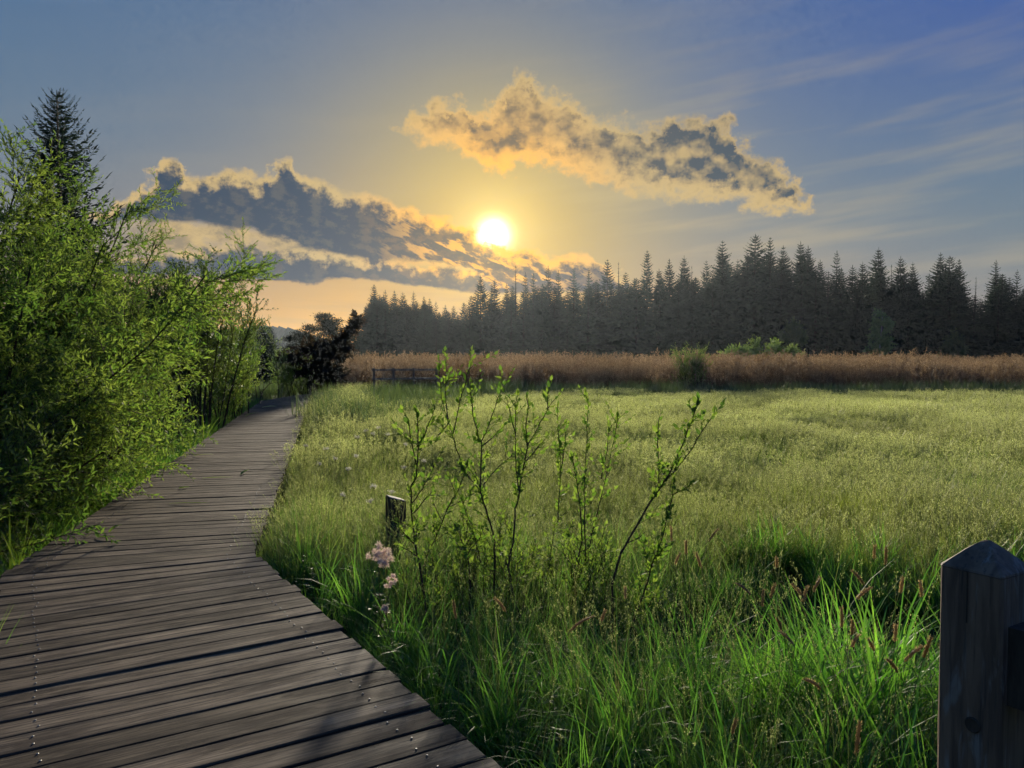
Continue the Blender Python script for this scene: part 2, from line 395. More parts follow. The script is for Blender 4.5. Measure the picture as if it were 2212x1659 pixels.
M = dict(
    deck=deck_mat(), post=post_mat(), ground=ground_mat(),
    joist=bark_mat('joist_wood', (0.035, 0.028, 0.022), (0.07, 0.055, 0.042)),
    steel=plain_mat('screw_steel', (0.30, 0.29, 0.27), 0.45, 0.9),
    fence=bark_mat('grey_rail_wood', (0.11, 0.095, 0.085), (0.20, 0.17, 0.15)),
    lush=leaf_mat('lush_grass', (0.032, 0.110, 0.014), (0.100, 0.225, 0.024), 0.54, 2.4, 0.035, 0.45),
    lush2=leaf_mat('thin_green_blades', (0.060, 0.150, 0.022), (0.150, 0.250, 0.048), 0.54, 2.1, 0.03, 0.5),
    fine=leaf_mat('fine_meadow_grass', (0.130, 0.235, 0.034), (0.270, 0.340, 0.090), 0.57, 2.15, 0.03, 0.5, ((0.205, 0.250, 0.042), 0.13)),
    head=leaf_mat('grass_seed_head', (0.27, 0.33, 0.115), (0.42, 0.45, 0.20), 0.52, 1.7, 0.05, 0.4),
    greenhead=leaf_mat('green_seed_head', (0.19, 0.25, 0.085), (0.31, 0.35, 0.16), 0.5, 1.6, 0.02),
    stem=leaf_mat('grass_stem', (0.075, 0.110, 0.030), (0.150, 0.150, 0.055), 0.35, 1.6, 0.05),
    fox=leaf_mat('foxtail_head', (0.22, 0.150, 0.070), (0.42, 0.32, 0.17), 0.45, 1.5, 0.03),
    sedge=leaf_mat('tall_sedge', (0.045, 0.085, 0.028), (0.095, 0.130, 0.045), 0.45, 1.8, 0.05, 0.4),
    reed=leaf_mat('dry_reed', (0.066, 0.044, 0.032), (0.120, 0.082, 0.058), 0.42, 1.4, 0.03),
    plume=leaf_mat('reed_plume', (0.11, 0.072, 0.050), (0.30, 0.22, 0.16), 0.5, 1.3, 0.02),
    herb=leaf_mat('herb_leaf', (0.050, 0.105, 0.014), (0.115, 0.175, 0.022), 0.48, 2.0, 0.05),
    willow=leaf_mat('willow_leaf', (0.050, 0.105, 0.016), (0.125, 0.175, 0.032), 0.55, 2.1, 0.03, 0.5),
    alder=leaf_mat('thicket_leaf', (0.038, 0.075, 0.016), (0.085, 0.120, 0.025), 0.48, 1.8, 0.05),
    bright=leaf_mat('bright_bush_leaf', (0.095, 0.170, 0.040), (0.170, 0.240, 0.055), 0.50, 1.9, 0.04),
    birchleaf=leaf_mat('birch_leaf', (0.13, 0.24, 0.07), (0.22, 0.32, 0.10), 0.5, 1.8, 0.04),
    fresh=leaf_mat('fresh_fallen_leaf', (0.15, 0.26, 0.020), (0.22, 0.33, 0.030), 0.45, 1.8, 0.05),
    sapleaf=leaf_mat('sapling_leaf', (0.055, 0.118, 0.016), (0.125, 0.190, 0.030), 0.52, 2.0, 0.02, 0.45),
    spruce=leaf_mat('spruce_needles', (0.010, 0.022, 0.016), (0.020, 0.036, 0.022), 0.25, 1.3, 0.02),
    pine=leaf_mat('pine_needles', (0.018, 0.030, 0.020), (0.034, 0.048, 0.026), 0.25, 1.3, 0.02),
    deadneedle=leaf_mat('dry_dark_needles', (0.030, 0.026, 0.016), (0.060, 0.045, 0.026), 0.30, 1.4, 0.02),
    sprucebark=bark_mat('spruce_bark', (0.012, 0.013, 0.010), (0.026, 0.024, 0.018)),
    bark=bark_mat('dark_bark', (0.030, 0.023, 0.018), (0.070, 0.055, 0.042)),
    twig=bark_mat('young_bark', (0.040, 0.028, 0.020), (0.085, 0.062, 0.042), (60, 60, 12)),
    birch=bark_mat('pale_birch_bark', (0.42, 0.40, 0.36), (0.62, 0.60, 0.55), (3, 3, 14)),
    pink=leaf_mat('pale_pink_stamen', (0.70, 0.54, 0.56), (0.84, 0.74, 0.74), 0.45, 1.1, 0.0),
    white=leaf_mat('white_floret', (0.62, 0.60, 0.55), (0.78, 0.76, 0.70), 0.4, 1.1, 0.0),
    hill=leaf_mat('far_hill_wood', (0.020, 0.030, 0.024), (0.030, 0.040, 0.028), 0.0, 1.0, 0.0),
    web=leaf_mat('spider_silk', (0.7, 0.68, 0.6), (0.8, 0.78, 0.7), 0.5, 1.1, 0.1),
)

# ------------------------------------------------------------------ layout of the boardwalk
RW = np.array([(2.26, -0.8), (-0.08, 3.02), (-2.14, 6.33), (-4.86, 17.6), (-7.75, 29.3), (-7.7, 33.5), (-6.6, 39.5)])   # right edge
WID = 1.76
def edge_dir(i):
    v = RW[i + 1] - RW[i]; return v / np.linalg.norm(v)
def left_edge():
    L = []
    for i in range(len(RW)):
        if i == 0: v = edge_dir(0)
        elif i == len(RW) - 1: v = edge_dir(i - 1)
        else:
            a, b = edge_dir(i - 1), edge_dir(i); v = a + b; v /= np.linalg.norm(v)
            k = 1.0 / max(0.6, float(np.dot(v, a)))
            L.append(RW[i] + np.array([-v[1], v[0]]) * WID * k); continue
        L.append(RW[i] + np.array([-v[1], v[0]]) * WID)
    return np.array(L)
LW = left_edge()
def deck_side(x, y):
    """signed x distance outside the deck: (metres left of the left edge, metres right of the right edge)"""
    xr = np.interp(y, RW[:, 1], RW[:, 0]); xl = np.interp(y, LW[:, 1], LW[:, 0])
    return xl - x, x - xr

# ------------------------------------------------------------------ ground
def gh(x, y):
    x = np.asarray(x, float); y = np.asarray(y, float)
    z = 0.05 * np.sin(x * 0.9 + 0.4) * np.sin(y * 0.7) + 0.03 * np.sin(x * 2.1 + y * 1.3)
    dl = (y - (4.7 + 0.10 * x)) / 0.55
    z = z - 0.45 * np.exp(-dl * dl) / (1 + np.exp(-np.clip(x - 0.5, -8, 8) * 5))
    return z * np.clip(1.4 - np.hypot(x, y) / 60, 0, 1)
def build_ground():
    xs = np.concatenate([-np.geomspace(720, 16, 24), np.linspace(-15, 25, 101), np.geomspace(26, 720, 24)])
    ys = np.concatenate([[-60, -20, -8], np.linspace(-4, 30, 103), np.geomspace(31, 760, 30)])
    gx, gy = np.meshgrid(xs, ys); V = np.stack([gx, gy, gh(gx, gy)], -1).reshape(-1, 3)
    nx, ny = len(xs), len(ys)
    i, j = np.meshgrid(np.arange(nx - 1), np.arange(ny - 1)); a = (j * nx + i).ravel()
    F = np.stack([a, a + 1, a + nx + 1, a + nx], -1)
    g = mk('ground', V, F, M['ground'], smooth_shade=True); tag(g, kind='structure')
build_ground()

# distant wooded hill, left of the forest
def build_hill():
    rng = np.random.default_rng(5)
    xs = np.linspace(-345, -90, 800); Y = 500.0
    prof = np.interp(xs, [-345, -183, -161, -146, -130, -100, -90], [15, 19.5, 22, 20.5, 15, 3, -0.5])
    spike = np.abs(((xs / 1.9 + 0.6 * np.sin(xs * 0.38)) % 2) - 1) * 2.6 * rng.uniform(0.3, 1.0, len(xs))
    top = prof + spike * (prof > 1)
    V = np.concatenate([np.stack([xs, np.full_like(xs, Y - 45), np.full_like(xs, -1.0)], -1), np.stack([xs, np.full_like(xs, Y - 20), prof * .55], -1),
                        np.stack([xs, np.full_like(xs, Y), top], -1), np.stack([xs, np.full_like(xs, Y + 60), prof * .9], -1), np.stack([xs, np.full_like(xs, Y + 160), np.full_like(xs, -1.0)], -1)])
    rows = range(5)
    n = len(xs); F = np.array([(r * n + i, r * n + i + 1, (r + 1) * n + i + 1, (r + 1) * n + i) for r in range(len(rows) - 1) for i in range(n - 1)])
    h = mk('hill', V, F, M['hill'], tint=np.random.default_rng(1).random(len(V))); tag(h, kind='structure')
build_hill()

# ------------------------------------------------------------------ boardwalk, plank by plank
def plank_mesh(seed, L, Wd):
    """chamfered, slightly bowed plank lying along X"""
    rng = np.random.default_rng(seed); n = 7
    xs = np.linspace(-L / 2, L / 2, n); xs[0] -= rng.uniform(-.01, .01); xs[-1] += rng.uniform(-.01, .01)
    bow = rng.uniform(-.003, .003, n); ht = rng.uniform(-.0015, .0015, n); ed = rng.uniform(-.002, .002, (n, 2))
    V, F = [], []
    for i, x in enumerate(xs):
        a, b = -Wd / 2 + bow[i] + ed[i, 0], Wd / 2 + bow[i] + ed[i, 1]; c = 0.006
        V += [(x, a, -.042), (x, a, -c + ht[i]), (x, a + c, ht[i]), (x, b - c, ht[i]), (x, b, -c + ht[i]), (x, b, -.042)]
    for i in range(n - 1):
        for j in range(6):
            F.append((i * 6 + j, (i + 1) * 6 + j, (i + 1) * 6 + (j + 1) % 6, i * 6 + (j + 1) % 6))
    F += [tuple(range(6)), tuple(range((n - 1) * 6, n * 6))[::-1]]
    return V, F
def build_boardwalk():
    rng = np.random.default_rng(11)
    bw = empty('boardwalk', (0, 0, 0)); tag(bw, 'weathered plank boardwalk bending away between meadow and willows', None, kind='structure')
    # plank stations: (right point, left point)
    pitch = 0.1735
    seg_pts = []
    # walk both edges together; near a bend the two sides advance at different rates
    def res(P):
        s = np.concatenate([[0], np.cumsum(np.linalg.norm(np.diff(P, axis=0), axis=1))]); return s
    sr, sl = res(RW), res(LW)
    tot = max(sr[-1], sl[-1])
    knots_r, knots_l = [0.0], [0.0]
    # spread every bend over about 0.9 m on either side
    for i in range(1, len(RW) - 1):
        a, b = edge_dir(i - 1), edge_dir(i)
        ang = math.atan2(a[0] * b[1] - a[1] * b[0], float(np.dot(a, b)))
        fan = 0.85 if abs(ang) > 0.05 else 0.3
        pr, nx_ = RW[i] - a * fan, RW[i] + b * fan
        knots_r += [sr[i] - fan, sr[i] + fan]
        na, nb = np.array([-a[1], a[0]]), np.array([-b[1], b[0]])
        l1, l2 = pr + na * WID, nx_ + nb * WID
        knots_l += [sl[i] - np.linalg.norm(LW[i] - l1), sl[i] + np.linalg.norm(LW[i] - l2)]
    knots_r.append(sr[-1]); knots_l.append(sl[-1])
    # common parameter = mean of both knot positions
    kt = [(a + b) / 2 for a, b in zip(knots_r, knots_l)]
    def pos(P, S, s): return np.array([np.interp(s, S, P[:, 0]), np.interp(s, S, P[:, 1])])
    ts_ = [0.0]
    while ts_[-1] < kt[-1] - pitch: ts_.append(ts_[-1] + pitch * rng.uniform(0.97, 1.03))
    shared = [plank_mesh(100 + k, WID, pitch - 0.009) for k in range(8)]
    shared_me = []
    scr_V, scr_F = tube([(0, 0, -.004), (0, 0, .0015), (0, 0, .0025)], [.0050, .0050, .0034], 8)
    scr_me = None
    n_scr = 0
    for k in range(len(ts_) - 1):
        t0, t1 = ts_[k], ts_[k + 1]
        r0, r1 = pos(RW, sr, np.interp(t0, kt, knots_r)), pos(RW, sr, np.interp(t1, kt, knots_r))
        l0, l1 = pos(LW, sl, np.interp(t0, kt, knots_l)), pos(LW, sl, np.interp(t1, kt, knots_l))
        mr, ml_ = (r0 + r1) / 2, (l0 + l1) / 2
        ax = mr - ml_; Lk = np.linalg.norm(ax); ax /= Lk
        c = (mr + ml_) / 2; ang = math.atan2(ax[1], ax[0])
        wr, wl = abs(np.cross(ax, r1 - r0)), abs(np.cross(ax, l1 - l0))
        taper = abs(wr - wl) > 0.012
        if taper or len(shared_me) < len(shared):
            V, F = plank_mesh(1000 + k, Lk, 0.15) if taper else shared[len(shared_me)]
            V = np.array(V)
            if taper:
                u = (V[:, 0] / Lk + 0.5); w = (wl * (1 - u) + wr * u - 0.012) / 0.15; V[:, 1] *= np.clip(w, 0.1, 2)
            ob = mk('plank', V, F, M['deck'], bw)
            if not taper: shared_me.append(ob.data)
            sc_x = 1.0
        else:
            ob = bpy.data.objects.new('plank', shared_me[rng.integers(len(shared_me))]); COL.objects.link(ob); ob.parent = bw
            sc_x = Lk / WID
        ob.location = (c[0] + ax[0] * rng.uniform(-.012, .012), c[1], DECK + rng.uniform(-.004, .004))
        ob.rotation_euler = (rng.uniform(-.018, .018), rng.uniform(-.0015, .0015), ang + rng.uniform(-.004, .004) + (math.pi if rng.random() < .5 and not taper else 0))
        ob.scale = (sc_x * rng.uniform(.992, 1.008), 1, 1)
        # screw heads, two at either end, on the planks near enough to show them
        if 1.8 < c[1] < 9.5:
            for side in (-1, 1):
                for q in (-0.042, 0.042):
                    if taper and side == 1 and q > 0: continue
                    if scr_me is None:
                        s_ = mk('screw', scr_V, scr_F, M['steel'], ob); scr_me = s_.data
                    else:
                        s_ = bpy.data.objects.new('screw', scr_me); COL.objects.link(s_); s_.parent = ob
                    s_.location = (side * (Lk / 2 - 0.215) + rng.uniform(-.012, .012), q + rng.uniform(-.008, .008), 0.001); n_scr += 1
    # bearers below the planks and short piles
    for off in (0.22, WID - 0.22):
        for i in range(len(RW) - 1):
            a, b = RW[i], RW[i + 1]; v = (b - a) / np.linalg.norm(b - a); nrm = np.array([-v[1], v[0]])
            la, lb = LW[i], LW[i + 1]; f = off / WID
            p, q = a * (1 - f) + la * f, b * (1 - f) + lb * f
            m_ = MB(); w = (q - p); Lw = np.linalg.norm(w); w /= Lw
            m_.box(((p + q)[0] / 2, (p + q)[1] / 2, DECK - 0.045 - 0.07), (Lw - 0.02, 0.09, 0.14), [(w[0], w[1], 0), (-w[1], w[0], 0), (0, 0, 1)])
            m_.build('bearer', M['joist'], bw)
            for s in np.arange(0.8, Lw, 2.4):
                m2 = MB(); c = p + w * s
                m2.tube([(c[0], c[1], -0.5), (c[0], c[1], DECK - 0.19)], 0.07, 8); m2.build('pile', M['joist'], bw)
build_boardwalk()

# ------------------------------------------------------------------ railing post with pyramid top, near right
def build_rail_post():
    along = np.array([-0.529, 0.849]); perp = np.array([0.849, 0.529])
    a = 0.132
    cx, cy = 1.032, 1.66
    o = empty('railing_post', (cx, cy, -0.3), math.atan2(perp[1], perp[0]))
    tag(o, 'dark weathered square post with pyramid top beside the boardwalk, right foreground', 'post')
    top = 1.445 + 0.3
    h = a / 2; c = 0.006; n = 10
    rng = np.random.default_rng(3)
    V, F = [], []
    prof = [(-h, -h + c), (-h + c, -h), (h - c, -h), (h, -h + c), (h, h - c), (h - c, h), (-h + c, h), (-h, h - c)]
    for i in range(n + 1):
        z = top * i / n
        for (x, y) in prof: V.append((x + rng.uniform(-.0012, .0012), y + rng.uniform(-.0012, .0012), z))
    for i in range(n):
        for j in range(8): F.append((i * 8 + j, i * 8 + (j + 1) % 8, (i + 1) * 8 + (j + 1) % 8, (i + 1) * 8 + j))
    F.append(tuple(range(8))[::-1])
    shaft = mk('shaft', V, F, M['post'], o)
    # pyramid cap, weather-rounded
    V, F = [], []; zs = [(0.0, 1.0), (0.004, 0.985), (0.022, 0.72), (0.040, 0.44), (0.054, 0.19), (0.060, 0.05)]
    for z, k in zs:
        for (x, y) in prof: V.append((x * k + rng.uniform(-.0016, .0016), y * k + rng.uniform(-.0016, .0016), top + 0.001 + z))
    for i in range(len(zs) - 1):
        for j in range(8): F.append((i * 8 + j, i * 8 + (j + 1) % 8, (i + 1) * 8 + (j + 1) % 8, (i + 1) * 8 + j))
    F.append(tuple(range((len(zs) - 1) * 8, len(zs) * 8)))
    mk('cap', V, F, M['post'], o)
    # knot on the deck-side face (local -x) and a drying crack
    V, F = tube([(-h - .001, -0.012, top - .325), (-h - .004, -0.012, top - .325), (-h - .002, -0.012, top - .325)], [.017, .0145, .006], 14)
    mk('knot', V, F, M['joist'], shaft)
    m_ = MB(); m_.box((-h - .0008, 0.005, top - .055), (.003, .0022, .11)); m_.build('crack', M['joist'], shaft)
    # rail leaving the post towards the viewer's right
    m_ = MB(); m_.box((0.004, -h - 1.05, top - .185), (0.092, 2.1, 0.165)); m_.build('rail', M['joist'], o)
    # second post carrying the rail's other end
    m_ = MB(); m_.box((0, -h - 2.17, (top) / 2), (a, a, top)); m_.build('end_post', M['post'], o)
build_rail_post()

# cut-off pile standing in the meadow
def build_stub_post():
    x, y, z = at(855, 1080, 6.9)
    o = empty('cut_off_post', (x, y, 0), R(24)); tag(o, 'short black cut-off wooden post standing in the grass left of the saplings', 'post')
    h = 0.078; top = z + 0.01; rng = np.random.default_rng(8); V, F = [], []
    zs = [-0.4, 0.1, 0.3, 0.5, top]
    for i, zz in enumerate(zs):
        for (sx, sy) in ((-1, -.8), (-.8, -1), (.8, -1), (1, -.8), (1, .8), (.8, 1), (-.8, 1), (-1, .8)):
            V.append((sx * h + rng.uniform(-.003, .003), sy * h + rng.uniform(-.003, .003), zz + (0.0 if i < 4 else -sx * 0.022)))
    for i in range(len(zs) - 1):
        for j in range(8): F.append((i * 8 + j, i * 8 + (j + 1) % 8, (i + 1) * 8 + (j + 1) % 8, (i + 1) * 8 + j))
    mk('shaft', V, F, M['joist'], o)
    V2 = [(vx * .985, vy * .985, vz + 0.003) for vx, vy, vz in V[-8:]] + [(vx * .9, vy * .9, vz + 0.012) for vx, vy, vz in V[-8:]]
    F2 = [(j, (j + 1) % 8, 8 + (j + 1) % 8, 8 + j) for j in range(8)] + [tuple(range(8, 16))]
    mk('sawn_top', V2, F2, M['fence'], o)
build_stub_post()

# low rail fence half hidden at the reed edge
def build_rail_fence():
    Y = 32.5
    x0, _, zt = at(808, 796, Y); x1 = at(938, 798, Y)[0]
    o = empty('rail_fence', (x0, Y, 0)); tag(o, 'low grey two-rail wooden fence at the edge of the reeds', 'fence')
    Lf = x1 - x0
    for f in (0.0, 0.30, 0.62, 0.99):
        m_ = MB(); m_.box((f * Lf, f * 1.2, zt / 2), (0.08, 0.08, zt + .04)); m_.build('post', M['fence'], o)
    dv = np.array([Lf, 1.2, 0]); Lr = np.linalg.norm(dv); dv /= Lr
    for z in (zt - 0.06, zt - 0.44):
        m_ = MB(); m_.box((Lf / 2 + .02, 0.6 - 0.08, z), (Lr + .2, 0.04, 0.08), [dv, (-dv[1], dv[0], 0), (0, 0, 1)]); m_.build('rail', M['fence'], o)
build_rail_fence()

# ------------------------------------------------------------------ grass blades and scattering
def blades(rng, n, L, W, phi0, phi1, rad, segs=5, twist=0.6, tipw=0.08):
    """n curved blades; returns V, F(quads), tint"""
    Ls = rng.uniform(*L, n); Ws = rng.uniform(*W, n); az_ = rng.uniform(0, 2 * math.pi, n)
    p0 = rng.uniform(*phi0, n); p1 = rng.uniform(*phi1, n)
    rr = rad * np.sqrt(rng.random(n)); ra = rng.uniform(0, 2 * math.pi, n)
    tw = az_ + rng.uniform(-twist, twist, n)
    t = np.linspace(0, 1, segs + 1)
    phi = p0[:, None] + p1[:, None] * t[None, :] ** 1.6
    ds = Ls[:, None] / segs
    hx = np.concatenate([np.zeros((n, 1)), np.cumsum(np.sin((phi[:, 1:] + phi[:, :-1]) / 2) * ds, 1)], 1)
    hz = np.concatenate([np.zeros((n, 1)), np.cumsum(np.cos((phi[:, 1:] + phi[:, :-1]) / 2) * ds, 1)], 1)
    cx = rr[:, None] * np.cos(ra)[:, None] + hx * np.cos(az_)[:, None]
    cy = rr[:, None] * np.sin(ra)[:, None] + hx * np.sin(az_)[:, None]
    w = Ws[:, None] * 0.5 * np.clip(np.minimum(0.55 + 2.2 * t, 1.0) * (1 - t ** 2.2), tipw, 1)[None, :]
    sx, sy = -np.sin(tw)[:, None], np.cos(tw)[:, None]
    A = np.stack([cx - sx * w, cy - sy * w, hz], -1); B = np.stack([cx + sx * w, cy + sy * w, hz], -1)
    V = np.stack([A, B], 2).reshape(-1, 3)
    k = (segs + 1) * 2
    i = (np.arange(n)[:, None] * k + np.arange(segs)[None, :] * 2).ravel()
    F = np.stack([i, i + 1, i + 3, i + 2], -1)
    tint = np.repeat(rng.random(n), k)
    tips = np.stack([cx[:, -1], cy[:, -1], hz[:, -1]], -1)
    dirs = np.stack([np.sin(phi[:, -1]) * np.cos(az_), np.sin(phi[:, -1]) * np.sin(az_), np.cos(phi[:, -1])], -1)
    return V, F, tint, tips, dirs
def leaves_np(P, D, N, L, W, fold=0.18, curl=0.0):
    """leaf diamonds at P pointing D with normal N: two triangles each, creased"""
    D = D / (np.linalg.norm(D, axis=1)[:, None] + 1e-9)
    S = np.cross(D, N); S /= np.linalg.norm(S, axis=1)[:, None] + 1e-9
    U = np.cross(S, D)
    L = np.broadcast_to(L, (len(P),))[:, None]; W = np.broadcast_to(W, (len(P),))[:, None]
    b = P; tp = P + D * L - U * L * curl
    m = P + D * L * 0.45 + U * W * fold
    V = np.stack([b, m + S * W * 0.5, tp, m - S * W * 0.5], 1).reshape(-1, 3)
    i = np.arange(len(P)) * 4
    F = np.concatenate([np.stack([i, i + 1, i + 2], -1), np.stack([i, i + 2, i + 3], -1)])
    return V, F
def heads_np(rng, tips, dirs, L, n_each, spread, sz):
    """loose grass panicles: small flecks round the stem ends"""
    m = len(tips)
    P = np.repeat(tips, n_each, 0); D = np.repeat(dirs, n_each, 0)
    s = rng.uniform(-0.9, 0.1, m * n_each)
    off = rng.normal(0, 1, (m * n_each, 3)) * (spread * (0.25 + 0.75 * np.abs(np.sin((s + .9) * 3.14))))[:, None]
    P = P + D * (s * L)[:, None] + off
    dd = D + rng.normal(0, 0.5, D.shape)
    return leaves_np(P, dd, rng.normal(0, 1, P.shape), rng.uniform(*sz, len(P)), rng.uniform(sz[0] * .35, sz[1] * .4, len(P)))
def tri(Q): return np.concatenate([Q[:, [0, 1, 2]], Q[:, [0, 2, 3]]])
class Proto:
    """a plant clump with several materials, kept out of the scene as an instance source"""
    def __init__(s): s.V = []; s.F = []; s.T = []; s.I = []; s.mats = []; s.n = 0
    def add(s, V, F, tint, mat):
        if mat not in s.mats: s.mats.append(mat)
        if F.shape[1] == 4: F = tri(F)
        s.V.append(V); s.F.append(F + s.n); s.T.append(np.broadcast_to(tint, (len(V),))); s.I.append(np.full(len(F), s.mats.index(mat))); s.n += len(V)
    def object(s, name):
        ob = mk(name, np.concatenate(s.V), np.concatenate(s.F), s.mats[0], tint=np.concatenate(s.T), link=False)
        for m_ in s.mats[1:]: ob.data.materials.append(m_)
        ob.data.polygons.foreach_set('material_index', np.concatenate(s.I).astype(np.int32))
        return ob
def scatter(name, protos, pts, rz, scl, idx, tilt=None, label=None, cat=None):
    pc = bpy.data.collections.new(name + '_source')
    for k, p in enumerate(protos):
        ob = p.object('%s_clump_%02d' % (name, k)); pc.objects.link(ob)
    n = len(pts)
    me = bpy.data.meshes.new(name); me.vertices.add(n); me.vertices.foreach_set('co', np.asarray(pts, np.float32).ravel())
    rot = np.zeros((n, 3), np.float32); rot[:, 2] = rz
    if tilt is not None: rot[:, :2] = tilt
    a = me.attributes.new('rot', 'FLOAT_VECTOR', 'POINT'); a.data.foreach_set('vector', rot.ravel())
    s3 = np.asarray(scl, np.float32); s3 = np.repeat(s3[:, None], 3, 1) if s3.ndim == 1 else s3
    a = me.attributes.new('scl', 'FLOAT_VECTOR', 'POINT'); a.data.foreach_set('vector', s3.ravel())
    a = me.attributes.new('idx', 'INT', 'POINT'); a.data.foreach_set('value', np.asarray(idx, np.int32))
    ob = bpy.data.objects.new(name, me); COL.objects.link(ob)
    g = bpy.data.node_groups.new(name + '_scatter', 'GeometryNodeTree')
    g.interface.new_socket('Geometry', in_out='INPUT', socket_type='NodeSocketGeometry')
    g.interface.new_socket('Geometry', in_out='OUTPUT', socket_type='NodeSocketGeometry')
    N = g.nodes.new; gi, go = N('NodeGroupInput'), N('NodeGroupOutput'); io = N('GeometryNodeInstanceOnPoints'); ci = N('GeometryNodeCollectionInfo')
    ci.inputs['Collection'].default_value = pc; ci.inputs['Separate Children'].default_value = True; ci.inputs['Reset Children'].default_value = True
    def na(nm, ty):
        q = N('GeometryNodeInputNamedAttribute'); q.data_type = ty; q.inputs['Name'].default_value = nm
        return next(o for o in q.outputs if o.enabled)
    io.inputs['Pick Instance'].default_value = True
    lk = g.links.new
    lk(gi.outputs[0], io.inputs['Points']); lk(ci.outputs[0], io.inputs['Instance'])
    lk(na('idx', 'INT'), io.inputs['Instance Index']); lk(na('rot', 'FLOAT_VECTOR'), io.inputs['Rotation']); lk(na('scl', 'FLOAT_VECTOR'), io.inputs['Scale'])
    lk(io.outputs[0], go.inputs[0])
    md = ob.modifiers.new('scatter', 'NODES'); md.node_group = g
    tag(ob, label, cat, kind='stuff'); return ob

def vnoise(x, y, s, seed=0):
    """cheap smooth 2-D value noise in 0..1"""
    rng = np.random.default_rng(seed); G = rng.random((64, 64))
    u, v = np.asarray(x) * s + 500, np.asarray(y) * s + 500
    i, j = np.floor(u).astype(int), np.floor(v).astype(int); fu, fv = u - i, v - j
    fu, fv = fu * fu * (3 - 2 * fu), fv * fv * (3 - 2 * fv)
    g = lambda a, b: G[a % 64, b % 64]
    return (g(i, j) * (1 - fu) + g(i + 1, j) * fu) * (1 - fv) + (g(i, j + 1) * (1 - fu) + g(i + 1, j + 1) * fu) * fv
def field(rng, y0, y1, dens, xlo=None, xhi=None, spread=0.74, pad=1.2):
    """random points in the part of the ground the view can see; dens per square metre"""
    out = []
    steps = np.linspace(y0, y1, max(2, int((y1 - y0) / 1.0) + 1))
    for a, b in zip(steps[:-1], steps[1:]):
        m = (a + b) / 2; w = m * spread + pad
        lo, hi = max(-w, xlo if xlo is not None else -w), min(w, xhi if xhi is not None else w)
        if hi <= lo: continue
        k = rng.poisson((hi - lo) * (b - a) * (dens(m) if callable(dens) else dens))
        out.append(np.stack([rng.uniform(lo, hi, k), rng.uniform(a, b, k)], -1))
    return np.concatenate(out)

def lush_proto(seed, n=30, L=(.45, .95), W=(.008, .016), rad=.10, stems=1):
    rng = np.random.default_rng(seed); p = Proto()
    V, F, t, _, _ = blades(rng, n, L, W, (0.05, 0.45), (0.5, 1.9), rad, 6)
    p.add(V, F, t, M['lush'])
    V, F, t, _, _ = blades(rng, n // 2, (L[0] * .6, L[1] * .7), (.004, .007), (0.1, 0.6), (0.2, 1.2), rad, 4)
    p.add(V, F, t, M['lush2'])
    if stems:
        V, F, t, tips, dirs = blades(rng, stems, (L[1] * .85, L[1] * 1.2), (.0022, .003), (0.02, 0.2), (0.05, 0.5), rad * .6, 5, tipw=.7)
        p.add(V, F, t, M['stem'])
        V, F = heads_np(rng, tips, dirs, 0.12, 18, 0.006, (.007, .013)); p.add(V, F, np.repeat(rng.random(len(V) // 4), 4), M['greenhead'])
    return p
def fine_proto(seed, n=34, L=(.22, .52), W=(.004, .007), rad=.13, stems=7, hl=0.10, wmul=1.0, dense=12, hmat='head', smul=1.0, mat='fine'):
    rng = np.random.default_rng(seed); p = Proto()
    V, F, t, _, _ = blades(rng, n, L, (W[0] * wmul, W[1] * wmul), (0.0, 0.4), (0.2, 1.3), rad, 4)
    p.add(V, F, t, M[mat])
    V, F, t, tips, dirs = blades(rng, stems, (L[1] * .9 * smul, L[1] * 1.3 * smul), (.0022 * wmul, .003 * wmul), (0.0, 0.2), (0.05, 0.6), rad, 4, tipw=.7)
    p.add(V, F, t, M['stem'])
    V, F = heads_np(rng, tips, dirs, hl, dense, 0.010 * wmul, (.007 * wmul, .014 * wmul)); p.add(V, F, np.repeat(rng.random(len(V) // 4), 4), M[hmat])
    return p
def sedge_proto(seed, n=26, L=(.7, 1.25), W=(.007, .012), mat='sedge', rad=.16, lean=(0.0, .22), arch=(.05, .7)):
    rng = np.random.default_rng(seed); p = Proto()
    V, F, t, _, _ = blades(rng, n, L, W, lean, arch, rad, 5); p.add(V, F, t, M[mat]); return p
def reed_proto(seed, n=9, green=0):
    rng = np.random.default_rng(seed); p = Proto()
    V, F, t, tips, dirs = blades(rng, n, (1.0, 2.3), (.010, .018), (0.0, .16), (0.0, .5), .32, 4, tipw=.5)
    p.add(V, F, t, M['reed'])
    V, F, t, _, _ = blades(rng, n * 2, (.5, 1.3), (.012, .022), (0.0, .5), (.1, 1.2), .34, 4); p.add(V, F, t * .8, M['reed'])
    k = rng.random(n) < 0.7
    V, F = heads_np(rng, tips[k], dirs[k], .34, 16, .045, (.05, .12)); p.add(V, F, np.repeat(rng.random(len(V) // 4), 4), M['plume'])
    return p
def arch_proto(seed):
    rng = np.random.default_rng(seed); p = Proto()
    V, F, t, _, _ = blades(rng, 9, (.55, 1.05), (.004, .008), (.05, .5), (1.2, 2.4), .10, 8); p.add(V, F, np.clip(t + .3, 0, 1), M['lush2'])
    V, F, t, tips, dirs = blades(rng, 4, (.6, 1.1), (.0025, .0035), (0, .25), (.1, .8), .08, 6, tipw=.7); p.add(V, F, t, M['stem'])
    V, F = heads_np(rng, tips, dirs, .13, 26, .007, (.008, .014)); p.add(V, F, np.repeat(rng.random(len(V) // 4), 4), M['greenhead'])
    return p
